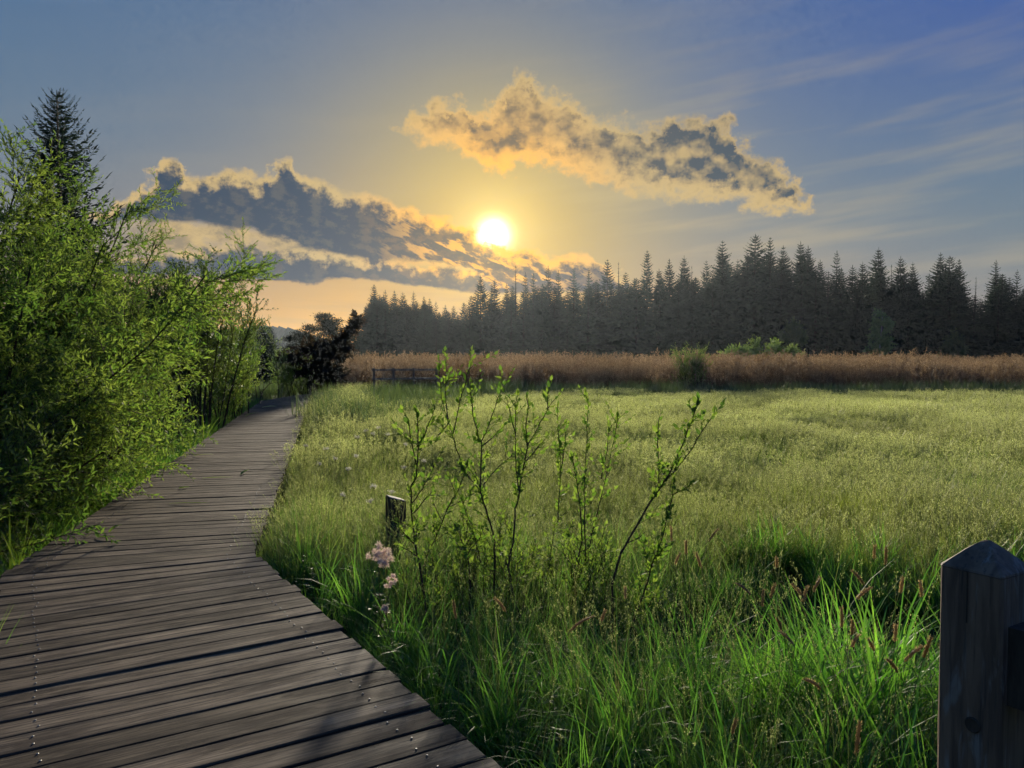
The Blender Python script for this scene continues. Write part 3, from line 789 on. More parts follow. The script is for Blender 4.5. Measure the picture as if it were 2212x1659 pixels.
def herb_proto(seed, n=26, h=.35):
    rng = np.random.default_rng(seed); p = Proto()
    segs = []; P, D, S = [], [], []
    for k in range(7):
        a = rng.uniform(0, 6.28); r = rng.uniform(0, .10); hh = h * rng.uniform(.5, 1.1)
        b = np.array([r * math.cos(a), r * math.sin(a), 0]); tpt = b + np.array([math.cos(a) * .25 * hh, math.sin(a) * .25 * hh, hh])
        pts = np.array([b, b * .4 + tpt * .6 + np.array([0, 0, .02]), tpt]); segs.append((pts, np.array([.003, .0025, .0015])))
        for s in np.linspace(.3, 1, 5):
            c = b + (tpt - b) * s
            for q in range(3):
                az_ = rng.uniform(0, 6.28); P.append(c); D.append((math.cos(az_), math.sin(az_), rng.uniform(-.1, .5))); S.append(rng.uniform(.035, .075) * (1.15 - .4 * s))
    V, F = tubes_np(segs, 3); p.add(V, F, .4, M['stem'])
    P, D, S = np.array(P), np.array(D), np.array(S)
    V, F = leaves_np(P, D, np.tile([0, 0, 1.0], (len(P), 1)) + rng.normal(0, .3, P.shape), S, S * .52, .12, .15)
    p.add(V, F, np.repeat(rng.random(len(P)), 4), M['herb']); return p

def tile(src, weights, size, dens, seed, smin=.7, smax=1.15, tilt=.12, aniso=False):
    """a patch of ground cover: many clumps joined into one instance source, size metres across"""
    rng = np.random.default_rng(seed); p = Proto(); n = max(3, int(size * size * dens))
    for k in range(n):
        q = src[rng.choice(len(src), p=weights)]
        a = rng.uniform(0, 6.28); c, s_ = math.cos(a), math.sin(a); tx, ty = rng.normal(0, tilt, 2)
        A = np.array([[c, -s_, 0], [s_, c, 0], [0, 0, 1]]) @ np.array([[1, 0, tx], [0, 1, ty], [0, 0, 1]])
        sc_ = rng.uniform(smin, smax); off = np.array([*rng.uniform(-size / 2, size / 2, 2), rng.uniform(-.03, 0)])
        for V, F, T, I in zip(q.V, q.F, q.T, q.I):
            o_ = F.min(); v = V * (np.array([1, 1, sc_]) if aniso else sc_) @ A.T + off
            p.add(v, F - o_, np.clip(np.asarray(T) + rng.normal(0, .12), 0, 1), q.mats[I[0]])
    return p
def grid(rng, y0, y1, step, spread=0.74, pad=1.2, xlo=None, xhi=None):
    out = []
    for y in np.arange(y0 + step / 2, y1, step):
        w = y * spread + pad; lo, hi = max(-w, xlo if xlo is not None else -w), min(w, xhi if xhi is not None else w)
        if hi > lo: xs = np.arange(math.floor(lo / step) * step, hi + step, step); out.append(np.stack([xs, np.full_like(xs, y)], -1))
    P = np.concatenate(out); return P + rng.uniform(-.28, .28, P.shape) * step
def put(name, protos, P, sc_, idx, rng, label, cat, tilt=None, z=-.01):
    scatter(name, protos, np.column_stack([P, gh(P[:, 0], P[:, 1]) + z]), rng.integers(0, 4, len(P)) * (math.pi / 2) + rng.uniform(-.4, .4, len(P)), sc_, idx, tilt, label, cat)

def grass():
    rng = np.random.default_rng(21)
    post = lambda P: np.hypot(P[:, 0] - 1.032, P[:, 1] - 1.66)
    # --- tall lush growth right of the deck, close by
    lush = [lush_proto(300 + k) for k in range(5)]; herb = [herb_proto(330 + k) for k in range(3)]; fin = [fine_proto(340 + k, 26, (.3, .62), stems=2, dense=14, mat='lush2', hmat='greenhead') for k in range(3)]
    fin = fin[:2] + [arch_proto(350)]; src = lush + herb + fin
    def wts(a, b, c): return [a / 5] * 5 + [b / 3] * 3 + [c / 3] * 3
    T = [tile(src, wts(.72, .06, .22), .6, 74, 1, .45, 1.2), tile(src, wts(.58, .22, .20), .6, 60, 2, .45, 1.2), tile(src, wts(.26, .56, .18), .6, 62, 3, .5, 1.15), tile(src, wts(.35, .15, .5), .6, 80, 4, .5, 1.15),
         tile(src, wts(.55, .15, .30), .6, 24, 5, .4, 1.15)]
    P = grid(rng, 1.3, 7.6, .52)
    r = deck_side(P[:, 0], P[:, 1])[1]; k = (r > .38) & (post(P) > .42) & (P[:, 1] < 6.3 + 1.2 * vnoise(P[:, 0], P[:, 1], .5, 2)); P, r = P[k], r[k]
    nz = .25 + .75 * vnoise(P[:, 0], P[:, 1], .9, 4); hz = vnoise(P[:, 0], P[:, 1], 1.1, 9)
    ditch = np.exp(-((P[:, 1] - (4.7 + .1 * P[:, 0])) / .5) ** 2) * (P[:, 0] > .7)
    sc_ = np.clip(.45 + .80 * nz + rng.normal(0, .08, len(P)), .35, 1.25) * np.clip(.6 + r * .5, .6, 1) * np.interp(P[:, 1], [1.3, 2.4, 3.2, 4.6], [.75, .85, .85, .55])
    idx = np.where(hz > .62, 2, np.where(r < 1.3, 3, np.where(ditch > .4, 4, (rng.random(len(P)) > .5).astype(int))))
    put('lush_grass', T, P, sc_, idx, rng, 'tall lush dark green grass and herbs beside the near boardwalk', 'grass')
    P = field(rng, 1.6, 8.0, 60); r = deck_side(P[:, 0], P[:, 1])[1]; k = ((r > .04) & (r < .5)) | ((post(P) > .13) & (post(P) < .5) & (r > .04)); P, r = P[k], r[k]
    scatter('edge_grass', src, np.column_stack([P, gh(P[:, 0], P[:, 1]) - .01]), rng.uniform(0, 6.28, len(P)), np.clip(.35 + r * .8 + rng.normal(0, .1, len(P)), .25, 1), rng.integers(0, len(src), len(P)),
            rng.normal(0, .15, (len(P), 2)), 'mixed green grass hugging the right edge of the near boardwalk', 'grass')
    # --- the open meadow, fine seeded grass, and taller pale growth next to the deck
    f0_ = [fine_proto(400 + k) for k in range(4)]; f1_ = [fine_proto(410 + k, 30, (.22, .52), rad=.2, stems=12, wmul=1.7, dense=12) for k in range(4)]
    f2_ = [fine_proto(420 + k, 34, (.22, .50), rad=.32, stems=16, wmul=2.8, dense=9) for k in range(4)]
    w4 = [.25] * 4
    T = [tile(f0_, w4, .9, 60, 20 + k, aniso=True) for k in range(3)] + [tile(f1_, w4, 1.5, 28, 30 + k, aniso=True) for k in range(3)] + [tile(f2_, w4, 2.6, 12, 40 + k, aniso=True) for k in range(3)]
    Q = [(grid(rng, 5.6, 11, .8), 0, .5), (grid(rng, 11, 20, 1.35), 1, .8), (grid(rng, 20, 34.5, 2.3), 2, 1.35)]
    Ps, Is = [], []
    for P, lod, mar in Q:
        r = deck_side(P[:, 0], P[:, 1])[1]; k = r > mar
        if lod == 0: k &= P[:, 1] > 5.9 + 1.0 * vnoise(P[:, 0], P[:, 1], .5, 2)
        Ps.append(P[k]); Is.append(lod * 3 + rng.integers(0, 3, k.sum()))
    P, idx = np.concatenate(Ps), np.concatenate(Is); y = P[:, 1]; r = deck_side(P[:, 0], y)[1]
    sc_ = .52 + .34 * vnoise(P[:, 0], y, .55, 6) + .34 * vnoise(P[:, 0], y, .17, 31) + .15 * np.clip(1 - (r - .2) / 2.6, 0, 1)
    put('meadow_grass', T, P, np.stack([np.ones(len(P)), np.ones(len(P)), sc_], -1), idx, rng, 'pale olive seeding meadow grass spreading to the reed bed', 'grass')
    P = field(rng, 6, 36, lambda y: 40 if y < 12 else 16); r = deck_side(P[:, 0], P[:, 1])[1]; k = (r > .05) & (r < np.where(P[:, 1] < 11, .6, np.where(P[:, 1] < 20, 1.0, 1.7))); P, r = P[k], r[k]
    scatter('strip_grass', f0_ + f1_, np.column_stack([P, gh(P[:, 0], P[:, 1]) - .01]), rng.uniform(0, 6.28, len(P)), np.clip(.6 + r * .5 + rng.normal(0, .12, len(P)), .4, 1.4),
            np.where(P[:, 1] < 11, 0, 4) + rng.integers(0, 4, len(P)), rng.normal(0, .12, (len(P), 2)), 'pale seeding grass leaning over the right edge of the far boardwalk', 'grass')
    # --- tall sedge left of the open meadow, and the green fringe before the reeds
    sd = [sedge_proto(500 + k, 34, (.6, 1.25), (.014, .024), rad=.3) for k in range(3)]
    T = [tile(sd, [1 / 3] * 3, 1.5, 9, 50 + k, .55, 1.1, .05) for k in range(3)]
    P = np.concatenate([grid(rng, 13, 33.5, 1.25, xhi=2.0), grid(rng, 33.5, 41, 1.35)]); y = P[:, 1]; r = deck_side(P[:, 0], y)[1]
    lim = np.interp(y, [13, 17, 24, 33, 34, 41], [-3.4, -3.4, -2.6, -1.5, 60, 60]) + rng.normal(0, .5, len(P)); k = (r > .75) & (P[:, 0] < lim); P = P[k]; y = P[:, 1]
    nz = vnoise(P[:, 0], y, .35, 12); sc_ = np.clip(np.where(y > 33.5, .50 + .45 * nz, .66 + .35 * nz), .25, 1.3)
    put('tall_sedge', T, P, np.stack([np.ones(len(P)), np.ones(len(P)), sc_], -1), rng.integers(0, 3, len(P)), rng, 'tall upright green sedge in front of the reeds', 'sedge')
    # --- dry brown reed bed
    rd = [reed_proto(600 + k) for k in range(5)]
    T = [tile(rd, [.2] * 5, 2.4, 5.2, 60 + k, .70, 1.06, .03) for k in range(4)] + [tile(rd, [.2] * 5, 3.2, 2.2, 66 + k, .82, 1.06, .02) for k in range(2)]
    P1, P2 = grid(rng, 38.5, 47, 2.1), grid(rng, 47, 66, 2.9); P = np.concatenate([P1, P2]); idx = np.concatenate([rng.integers(0, 4, len(P1)), 4 + rng.integers(0, 2, len(P2))])
    k = P[:, 0] > np.interp(P[:, 1], [38, 50, 66], [-8.6, -12, -17]); P, idx = P[k], idx[k]
    put('reed_bed', T, P, .72 + .22 * vnoise(P[:, 0], P[:, 1], .22, 14) + .20 * vnoise(P[:, 0], P[:, 1], .9, 15), idx, rng, 'dry brown reed bed in front of the forest', 'reeds')
    # --- left verge of the deck
    P = np.concatenate([field(rng, 3.0, 12, 55, xhi=-1.5), field(rng, 12, 31, 18, xhi=-4)])
    l, r = deck_side(P[:, 0], P[:, 1]); k = (l > .03) & (l < 2.4); P, l = P[k], l[k]; y = P[:, 1]
    nz = .25 + .75 * vnoise(P[:, 0], y, .8, 17); keep = rng.random(len(P)) < np.clip(.4 + .9 * nz, 0, 1); P, l, y, nz = P[keep], l[keep], y[keep], nz[keep]
    sc_ = (.46 + .5 * nz) * np.clip(.72 + l * .5, .72, 1.1)
    protos = [lush_proto(700 + k, 24, (.35, .75), (.006, .011), stems=1) for k in range(3)] + [herb_proto(710 + k) for k in range(3)] + [sedge_proto(720 + k, 9, (.55, 1.1), (.012, .020), 'herb', .1, (.0, .3), (.1, 1.0)) for k in range(2)] \
        + [lush_proto(730 + k, 26, (.35, .75), (.012, .020), stems=2) for k in range(2)]
    idx = np.where(y < 12, rng.choice([0, 1, 2, 3, 4, 5, 6, 7], len(P), p=[.13, .13, .13, .17, .17, .17, .05, .05]), rng.choice([8, 9, 6, 7], len(P), p=[.4, .4, .1, .1]))
    scatter('verge_grass', protos, np.column_stack([P, gh(P[:, 0], y) - .01]), rng.uniform(0, 6.28, len(P)), np.clip(sc_, .2, 1.2), idx, rng.normal(0, .12, (len(P), 2)),
            'green grass and leafy herbs along the left edge of the boardwalk', 'grass')
    # --- rough growth on the ground behind the thickets and past the far bend
    T = [tile([sedge_proto(800 + k, 34, (.4, .9), (.018, .030), rad=.4) for k in range(3)], [1 / 3] * 3, 3.0, 4, 80 + k, .6, 1.1, .06) for k in range(2)]
    P = grid(rng, 24, 75, 2.6, xhi=-6.5); l, r = deck_side(P[:, 0], P[:, 1]); k = (P[:, 1] > 43) | (l > 1.6); P = P[k]
    put('rough_grass', T, P, rng.uniform(.7, 1.1, len(P)), rng.integers(0, 2, len(P)), rng, 'rough grass on the ground behind the willow thickets', 'grass')
grass()

# ------------------------------------------------------------------ trees and shrubs
def unit(v): v = np.asarray(v, float); return v / (math.sqrt(float(np.dot(v, v))) + 1e-9)
def grow(rng, p, d, L, r, n=6, up=0.0, wob=0.10, bend=None):
    """one curved branch as a polyline"""
    P = [np.array(p, float)]; d = unit(d); s = L / n
    for i in range(n):
        d = unit(d + rng.normal(0, wob, 3) + np.array([0, 0, up]) + (0 if bend is None else np.asarray(bend) / n))
        P.append(P[-1] + d * s)
    return np.array(P), np.linspace(r, r * .35, n + 1)
def along(P, t):
    f = t * (len(P) - 1); i = min(int(f), len(P) - 2); a = f - i
    return P[i] * (1 - a) + P[i + 1] * a, unit(P[i + 1] - P[i])
def side(rng, d, ang):
    v = rng.normal(0, 1, 3); v -= d * np.dot(v, d); v = unit(v)
    return unit(d * math.cos(ang) + v * math.sin(ang))
class Shrub:
    def __init__(s, seed): s.rng = np.random.default_rng(seed); s.segs = []; s.P = []; s.D = []
    def leafy(s, P, spacing, t0=0.0, spread=.9):
        L = np.sum(np.sqrt(((P[1:] - P[:-1]) ** 2).sum(1))); k = max(2, int(L / spacing)); t = np.linspace(t0, 1, k)
        f = np.minimum(t, .9999) * (len(P) - 1); i = f.astype(int); a = (f - i)[:, None]
        q = P[i] * (1 - a) + P[i + 1] * a; d = P[i + 1] - P[i]; d = d / (np.sqrt((d ** 2).sum(1))[:, None] + 1e-9)
        v = s.rng.normal(0, 1, (k, 3)); v -= d * (v * d).sum(1)[:, None]; v /= np.sqrt((v ** 2).sum(1))[:, None] + 1e-9
        an = np.where(t < .97, s.rng.uniform(.4, spread, k), .15)[:, None]
        s.P.append(q); s.D.append(d * np.cos(an) + v * np.sin(an))
    def recurse(s, P, r, level, spec):
        """spec: list of (count per metre, length range, angle, up, leaf spacing) per level"""
        if level >= len(spec): return
        per_m, Lr, ang, up, sp, t0 = spec[level]
        L = np.sum(np.linalg.norm(np.diff(P, axis=0), axis=1)); k = max(1, int(L * per_m))
        for i in range(k):
            t = t0 + (1 - t0) * (i + s.rng.random()) / k
            q, d = along(P, min(t, .99)); Lc = s.rng.uniform(*Lr) * (1.1 - .5 * t)
            Q, rr = grow(s.rng, q, side(s.rng, d, s.rng.uniform(*ang)), Lc, r * .5 * (1 - .4 * t), 2 if level else 5, up, .09)
            s.segs.append((Q, np.maximum(rr, .0022)))
            if sp: s.leafy(Q, sp)
            s.recurse(Q, r * .5, level + 1, spec)
    def build(s, name, loc, leaf, lw, leaf_mat_, bark, label, cat, group=None, crown='crown', trunk='trunk', sides=4, normal_up=.5, keep=None):
        o = empty(name, loc); tag(o, label, cat, group)
        V, F = tubes_np(s.segs, sides); mk(trunk, V, F, bark, o, tint=np.full(len(V), .5))
        P, D = np.concatenate(s.P), np.concatenate(s.D)
        if keep is not None: k = keep(P); P, D = P[k], D[k]
        Ls = s.rng.uniform(*leaf, len(P)); N = s.rng.normal(0, 1, P.shape) + np.array([0, 0, normal_up])
        V, F = leaves_np(P, D + s.rng.normal(0, .25, D.shape), N, Ls, Ls * lw, .15, .12)
        # clumps of lighter and darker foliage
        t = np.clip(.5 + .5 * np.sin(P[:, 0] * 2.3 + P[:, 2] * 3.1) * np.sin(P[:, 1] * 2.7 + P[:, 2] * 1.3) + s.rng.normal(0, .25, len(P)), 0, 1)
        mk(crown, V, F, leaf_mat_, o, tint=np.repeat(t, 4)); return o

def willow(name, seed, loc, n_st, H, lean, spread, label, mat='willow', leaf=(.05, .085), sp=.030, dens=1.0, group=None, lw=.30, up=.05, keep=None):
    s = Shrub(seed); rng = s.rng
    for k in range(n_st):
        a = rng.uniform(0, 6.28); b = np.array([math.cos(a), math.sin(a), 0]) * rng.uniform(0, .35)
        d = unit(np.array([math.cos(a) * spread, math.sin(a) * spread, 1.0]) + np.array(lean))
        P, r = grow(rng, b, d, H * rng.uniform(.65, 1.1), rng.uniform(.018, .032), 8, up * .3, .07)
        s.segs.append((P, r)); s.leafy(P, .05, .6)
        s.recurse(P, .016, 0, [(5.4 * dens, (.6, 1.4), (.40, .95), .015, sp, .12), (11.0 * dens, (.2, .5), (.5, 1.1), -.03, sp * .66, .08)])
    return s.build(name, loc, leaf, lw, M[mat], M['twig'], label, cat='shrub' if 'bush' in name else 'tree', group=group, keep=keep, sides=3)

# big willow at the left edge of the picture
willow('willow_tree', 41, (-6.6, 8.9, 0), 14, 4.5, (.12, -.05, 0), .62, 'big bushy light green willow overhanging the left of the boardwalk', leaf=(.045, .08), sp=.023, dens=1.2)
willow('willow_tree', 44, (-8.3, 10.2, 0), 12, 4.7, (.0, .0, 0), .38, 'taller willow with upright shoots at the left picture edge', leaf=(.045, .08), sp=.024, dens=1.2)
willow('willow_tree', 42, (-8.0, 12.2, 0), 12, 4.9, (.42, -.05, .0), .36, 'willow with long thin feathery branches reaching right over the path', leaf=(.045, .075), sp=.025, dens=1.1)
willow('willow_bush', 43, (-5.55, 7.0, 0), 10, 1.35, (.05, -.05, 0), .75, 'low fresh green willow bush below the big willow', leaf=(.045, .08), sp=.03, dens=1.2)
willow('willow_bush', 45, (-6.0, 10.2, 0), 12, 1.7, (.15, -.05, 0), .75, 'low willow bush spreading over the left deck edge', leaf=(.045, .08), sp=.03, dens=1.1)
willow('willow_bush', 46, (-5.15, 6.2, 0), 10, 1.0, (.05, -.05, 0), .8, 'lowest bright willow shoots at the left picture edge beside the deck', leaf=(.045, .08), sp=.028, dens=1.3)
willow('willow_bush', 47, (-6.7, 7.2, 0), 12, 2.1, (.05, -.1, 0), .7, 'leafy willow bush at the far left in front of the big willow', leaf=(.05, .09), sp=.03, dens=1.2)
willow('willow_bush', 48, (-6.7, 12.4, 0), 13, 2.3, (.1, -.1, 0), .6, 'willow bush at the deck edge between big willow and thicket', leaf=(.05, .09), sp=.03, dens=1.1)
willow('willow_bush', 49, (-5.9, 8.6, 0), 14, 1.7, (.1, -.25, 0), .9, 'wide leafy willow bush filling the space under the big willow', leaf=(.04, .07), sp=.024, dens=1.4)
willow('willow_bush', 50, (-6.9, 9.6, 0), 16, 3.2, (.1, -.2, 0), .8, 'dense middle-height willow in front of the tall ones', leaf=(.045, .075), sp=.024, dens=1.2)
# thicket with many upright stems further along
def thicket(name, seed, loc, n_st, H, spread_xy, label, mat, leaf, group=None, t0=.35, dens=1.0, sp=.042, lean=(0, 0, 0), cat='shrub', lw=.5):
    s = Shrub(seed); rng = s.rng
    for k in range(n_st):
        b = np.array([rng.uniform(-1, 1) * spread_xy[0], rng.uniform(-1, 1) * spread_xy[1], 0])
        d = unit(np.array([rng.normal(0, .13), rng.normal(0, .13), 1.0]) + np.array(lean))
        P, r = grow(rng, b, d, H * rng.uniform(.7, 1.05), rng.uniform(.015, .03), 8, .02, .05)
        s.segs.append((P, r)); s.leafy(P, sp, .5)
        s.recurse(P, .014, 0, [(4.2 * dens, (.5, 1.1), (.35, .8), .04, sp * .8, t0), (7.0 * dens, (.18, .4), (.4, .9), .03, sp * .7, .1)])
    return s.build(name, loc, leaf, lw, M[mat], M['bark'], label, cat, group, sides=3)
thicket('alder_thicket', 51, (-7.95, 17.6, 0), 40, 3.9, (1.15, 1.5), 'dense alder thicket with many thin upright stems behind the willow', 'alder', (.05, .085), t0=.30)
thicket('alder_thicket', 52, (-9.15, 21.6, 0), 32, 4.0, (1.1, 1.4), 'airy-topped thicket standing against the yellow sky', 'alder', (.05, .085), t0=.42)
thicket('leafy_bush', 53, (-8.05, 21.5, 0), 16, 1.9, (.5, 1.6), 'yellow-green leafy bush hanging over the left deck edge at mid distance', 'willow', (.05, .08), t0=.1, dens=1.3)
thicket('alder_thicket', 54, (-10.9, 31.5, 0), 22, 3.4, (1.2, 1.4), 'brownish thicket beyond the airy one, beside the far bend', 'alder', (.06, .10), t0=.25, sp=.07)
thicket('leafy_bush', 55, (-10.5, 36.4, 0), 18, 1.9, (.8, .8), 'small pale green bush at the far bend in front of the dark leaning tree', 'bright', (.06, .10), t0=.05, dens=1.4, sp=.06)
thicket('alder_thicket', 56, (-10.6, 15.4, 0), 20, 2.6, (1.6, 1.4), 'tall green thicket filling the gap behind the big willow', 'alder', (.055, .09), t0=.2)
thicket('alder_thicket', 57, (-12.9, 23.0, 0), 16, 3.0, (1.8, 1.6), 'dark thicket deep behind the willows on the left', 'alder', (.07, .12), t0=.2, sp=.07)

# conifers
def conifer(seed, H, Rm, whorl, per, stations, z0=.10, droop=.35, tipup=.25, irregular=.25, flat=.6, power=.85, tw=.34):
    """returns trunk and crown arrays of a spruce of height H"""
    rng = np.random.default_rng(seed)
    TP = np.array([[0, 0, -.3], [0, 0, H * .5], [rng.normal(0, .05), rng.normal(0, .05), H]]); tv, tf = tube(TP, [H * .013, H * .008, H * .001], 6, False)
    segs = []; P, D, N, L, W = [], [], [], [], []
    z = H * z0
    while z < H * .985:
        f = 1 - (z / H - z0) / (1 - z0)
        k = rng.integers(per[0], per[1] + 1); a0 = rng.uniform(0, 6.28)
        for i in range(k):
            a = a0 + i * 6.283 / k + rng.normal(0, .25)
            R_ = (Rm * min(1, f ** power * 1.05 + .012)) * rng.uniform(1 - irregular, 1 + irregular * .6)
            if R_ < .06: R_ = .06
            up = .55 * (1 - f) ** 1.5 + .06; out_ = np.array([math.cos(a), math.sin(a), 0])
            t = np.linspace(0, 1, 5)
            zz = up * R_ * t - droop * R_ * t ** 2 * (.4 + .6 * f) + tipup * R_ * t ** 4 * .6
            B = np.array([0, 0, z]) + out_[None, :] * (R_ * t)[:, None] + np.stack([0 * t, 0 * t, zz], -1)
            segs.append((B, np.linspace(.012, .003, 5) * H / 12))
            lat = np.cross(out_, [0, 0, 1])
            for s_ in np.linspace(.12, 1.0, stations):
                q, d = along(B, min(s_, .99)); sl = R_ * tw * (1.15 - s_ * .75) * rng.uniform(.7, 1.25) + .03 * H / 12
                for sg in (-1, 1):
                    P.append(q); D.append(unit(d * rng.uniform(.6, 1.1) + lat * sg * rng.uniform(.5, 1.0) + np.array([0, 0, rng.uniform(-.75, .15)])))
                    N.append(rng.normal(0, 1, 3) * np.array([1, 1, .6])); L.append(sl); W.append(sl * flat * rng.uniform(.5, 1.0))
            P.append(along(B, .97)[0]); D.append(unit(B[-1] - B[-2])); N.append(np.array([0, 0, 1.0])); L.append(R_ * .18 + .05); W.append(R_ * .07)
        z += whorl * rng.uniform(.7, 1.3) * (1.15 - .45 * (1 - f))
    P.append(np.array([0, 0, H * .97])); D.append(np.array([0, 0, 1.0])); N.append(np.array([1.0, 0, 0])); L.append(H * .035); W.append(H * .006)
    bv, bf = tubes_np(segs, 3)
    lv, lf = leaves_np(np.array(P), np.array(D), np.array(N), np.array(L), np.array(W), .05, .10)
    tint = np.repeat(rng.random(len(P)), 4)
    return (np.concatenate([tv, bv]), np.concatenate([np.array(tf), bf + len(tv)])), (lv, lf, tint)
SPR = []
for k, (Rm, irr, pw, per, z0) in enumerate([(4.6, .30, .80, (6, 8), .05), (4.0, .40, .75, (5, 7), .06), (5.2, .35, .85, (6, 8), .05), (3.6, .35, .72, (5, 7), .08), (4.4, .45, .70, (6, 8), .05), (3.2, .5, .75, (4, 6), .10)]):
    (tv, tf), (lv, lf, tt) = conifer(900 + k, 20.0, Rm, .58, per, 7, z0, .38, .3, irr, .60, pw, .34)
    a = mk('trunk', tv, tf, M['sprucebark'], link=False); b = mk('crown', lv, lf, M['spruce'], tint=tt, link=False)
    SPR.append((a.data, b.data))
(tv, tf), (lv, lf, tt) = conifer(930, 20.0, 1.5, .9, (2, 4), 3, .35, .1, .1, .6, .25, .5, .2)   # half-dead thin spruce
a = mk('trunk', tv, tf, M['sprucebark'], link=False); b = mk('crown', lv, lf, M['spruce'], tint=tt, link=False); SPR.append((a.data, b.data))

def add_tree(name, meshes, loc, scale, rz, label, group, cat='tree', tiltx=0.0):
    o = empty(name, loc, rz); o.scale = scale; o.rotation_euler = (tiltx, 0, rz); tag(o, label, cat, group)
    for nm, me in zip(('trunk', 'crown'), meshes):
        c = bpy.data.objects.new(nm, me); COL.objects.link(c); c.parent = o
    return o
def forest():
    rng = np.random.default_rng(77)
    # treetops along the skyline, read off from the left end to the right
    left = [(790, 660), (808, 614), (832, 626), (852, 627), (870, 631), (893, 629), (916, 640), (928, 644), (942, 650), (962, 658), (980, 660)]
    sky_ = [(1002, 652), (1018, 638), (1038, 595), (1068, 604), (1094, 612), (1114, 574), (1135, 588), (1152, 590), (1184, 574), (1206, 584), (1240, 576), (1272, 578), (1312, 560), (1336, 566), (1352, 588),
            (1398, 541), (1424, 580), (1446, 559), (1478, 552), (1494, 575), (1526, 562), (1561, 519), (1594, 560), (1632, 505), (1664, 512), (1692, 530), (1730, 521), (1746, 530), (1772, 560), (1808, 541), (1842, 572),
            (1864, 565), (1898, 534), (1926, 572), (1946, 553), (1972, 566), (2008, 590), (2032, 545), (2052, 552), (2072, 560), (2108, 598), (2152, 561), (2198, 582), (2240, 560), (2290, 575)]
    dead = {1114, 1336, 1494, 1926, 2108}
    special = {808: 'spruce at the left corner of the forest block, tallest of its end', 1038: 'lone-standing spruce top just left of the sun, first of the right-hand forest',
               1114: 'thin half-bare spruce top right below the sun', 1398: 'broad pointed spruce rising right of the sun', 1561: 'slim tall spruce left of the highest tops of the forest',
               1632: 'highest spruce of the whole forest skyline', 1664: 'tall spruce just right of the highest treetop', 1730: 'twin-topped tall spruce near the middle of the right-hand forest',
               1808: 'dense bushy-topped spruce right of the forest highpoint', 1898: 'pointed spruce standing above the pale birch', 2032: 'tall narrow spruce in the cluster near the right end',
               2152: 'broad open spruce near the right picture edge'}
    short = {808: 'the left corner spruce', 1038: 'the lone top by the sun', 1114: 'the half-bare top below the sun', 1398: 'the broad spruce right of the sun', 1561: 'the slim tall spruce', 1632: 'the highest spruce',
             1730: 'the twin-topped spruce', 1808: 'the bushy-topped spruce', 1898: 'the spruce above the birch', 2032: 'the tall narrow spruce', 2152: 'the broad open spruce at right'}
    allx = sorted(p_[0] for p_ in left + sky_); nth = ['next', 'second', 'third', 'fourth', 'fifth', 'sixth', 'seventh', 'eighth', 'ninth', 'tenth']
    def lab_of(px):
        if px in special: return special[px]
        ref = min(short, key=lambda q_: abs(allx.index(q_) - allx.index(px))); k_ = allx.index(px) - allx.index(ref)
        return '%s spruce top %s of %s' % (nth[min(abs(k_) - 1, 9)], 'right' if k_ > 0 else 'left', short[ref])
    for i, (px, py) in enumerate(left + sky_):
        isl = i < len(left); Y = (138 if isl else 168) + rng.uniform(-5, 5)
        x, y, z = at(px, py, Y); dd = px in dead
        var = 6 if dead and dd else int(rng.integers(0, 6))
        w = (z / 20.0) * rng.uniform(.80, 1.10) * (1.15 if isl else 1.0)
        add_tree('spruce_tree', SPR[var], (x, y, 0), (w, w, z / 20.0), rng.uniform(0, 6.28),
                 lab_of(px), 'spruces along the forest skyline')
    # lower crowns between and behind them
    prof = np.array(left + sky_, float)
    for k in range(200):
        px = rng.uniform(785, 2330) if k < 160 else rng.uniform(790, 1010); lim = np.interp(px, prof[:, 0], prof[:, 1])
        isl = px < 985; Y = (140 if isl else 166) + rng.uniform(-10, 16)
        py = lim + rng.uniform(22, 60) if not isl else lim + rng.uniform(12, 40)
        x, y, z = at(px, min(py, 690), Y); w = z / 20 * rng.uniform(1.05, 1.6)
        add_tree('spruce_tree', SPR[int(rng.integers(0, 5))], (x, y, 0), (w, w, z / 20), rng.uniform(0, 6.28), 'shorter spruce packed into the dark mass of the forest', 'shorter spruces inside the forest')
forest()
# lone dark spruce behind the willow
(tv, tf), (lv, lf, tt) = conifer(951, 10.5, 2.3, .24, (6, 8), 12, .08, .30, .75, .30, .34, .62, .26)
o = empty('spruce_tree', (*at(128, 400, 25)[:2], 0)); tag(o, 'single dark spruce rising above the willow at upper left', 'tree')
mk('trunk', tv, tf, M['bark'], o); mk('crown', lv, lf, M['spruce'], o, tint=tt)

# pines and small conifers near the far bend
def pine(seed, H, base_bare=.35, R_=1.5):
    rng = np.random.default_rng(seed); segs = []; P, D = [], []
    T = np.array([[0, 0, -.3], [rng.normal(0, .1), 0, H * .5], [rng.normal(0, .2), rng.normal(0, .2), H]]); segs.append((T, np.array([.016, .011, .003]) * H))
    for k in range(26):
        f = rng.uniform(base_bare, 1.0); q, d = along(T, f); a = rng.uniform(0, 6.28); Lb = R_ * (1.15 - f) ** .6 * rng.uniform(.5, 1.1)
        B, r = grow(rng, q, (math.cos(a), math.sin(a), .45), Lb, .004 * H, 4, .03, .1); segs.append((B, r))
        for c in range(3):
            c0 = along(B, rng.uniform(.5, .99))[0]; m = 70
            off = rng.normal(0, 1, (m, 3)) * np.array([.34, .34, .16]) * (.4 + R_ * .3); P.append(c0 + off); D.append(off + np.array([0, 0, .25]))
    P, D = np.concatenate(P), np.concatenate(D); N = rng.normal(0, 1, P.shape)
    V, F = leaves_np(P, D, N, rng.uniform(.14, .30, len(P)), rng.uniform(.05, .10, len(P)))
    tv, tf = tubes_np(segs, 5); return (tv, tf), (V, F, np.repeat(rng.random(len(P)), 4))
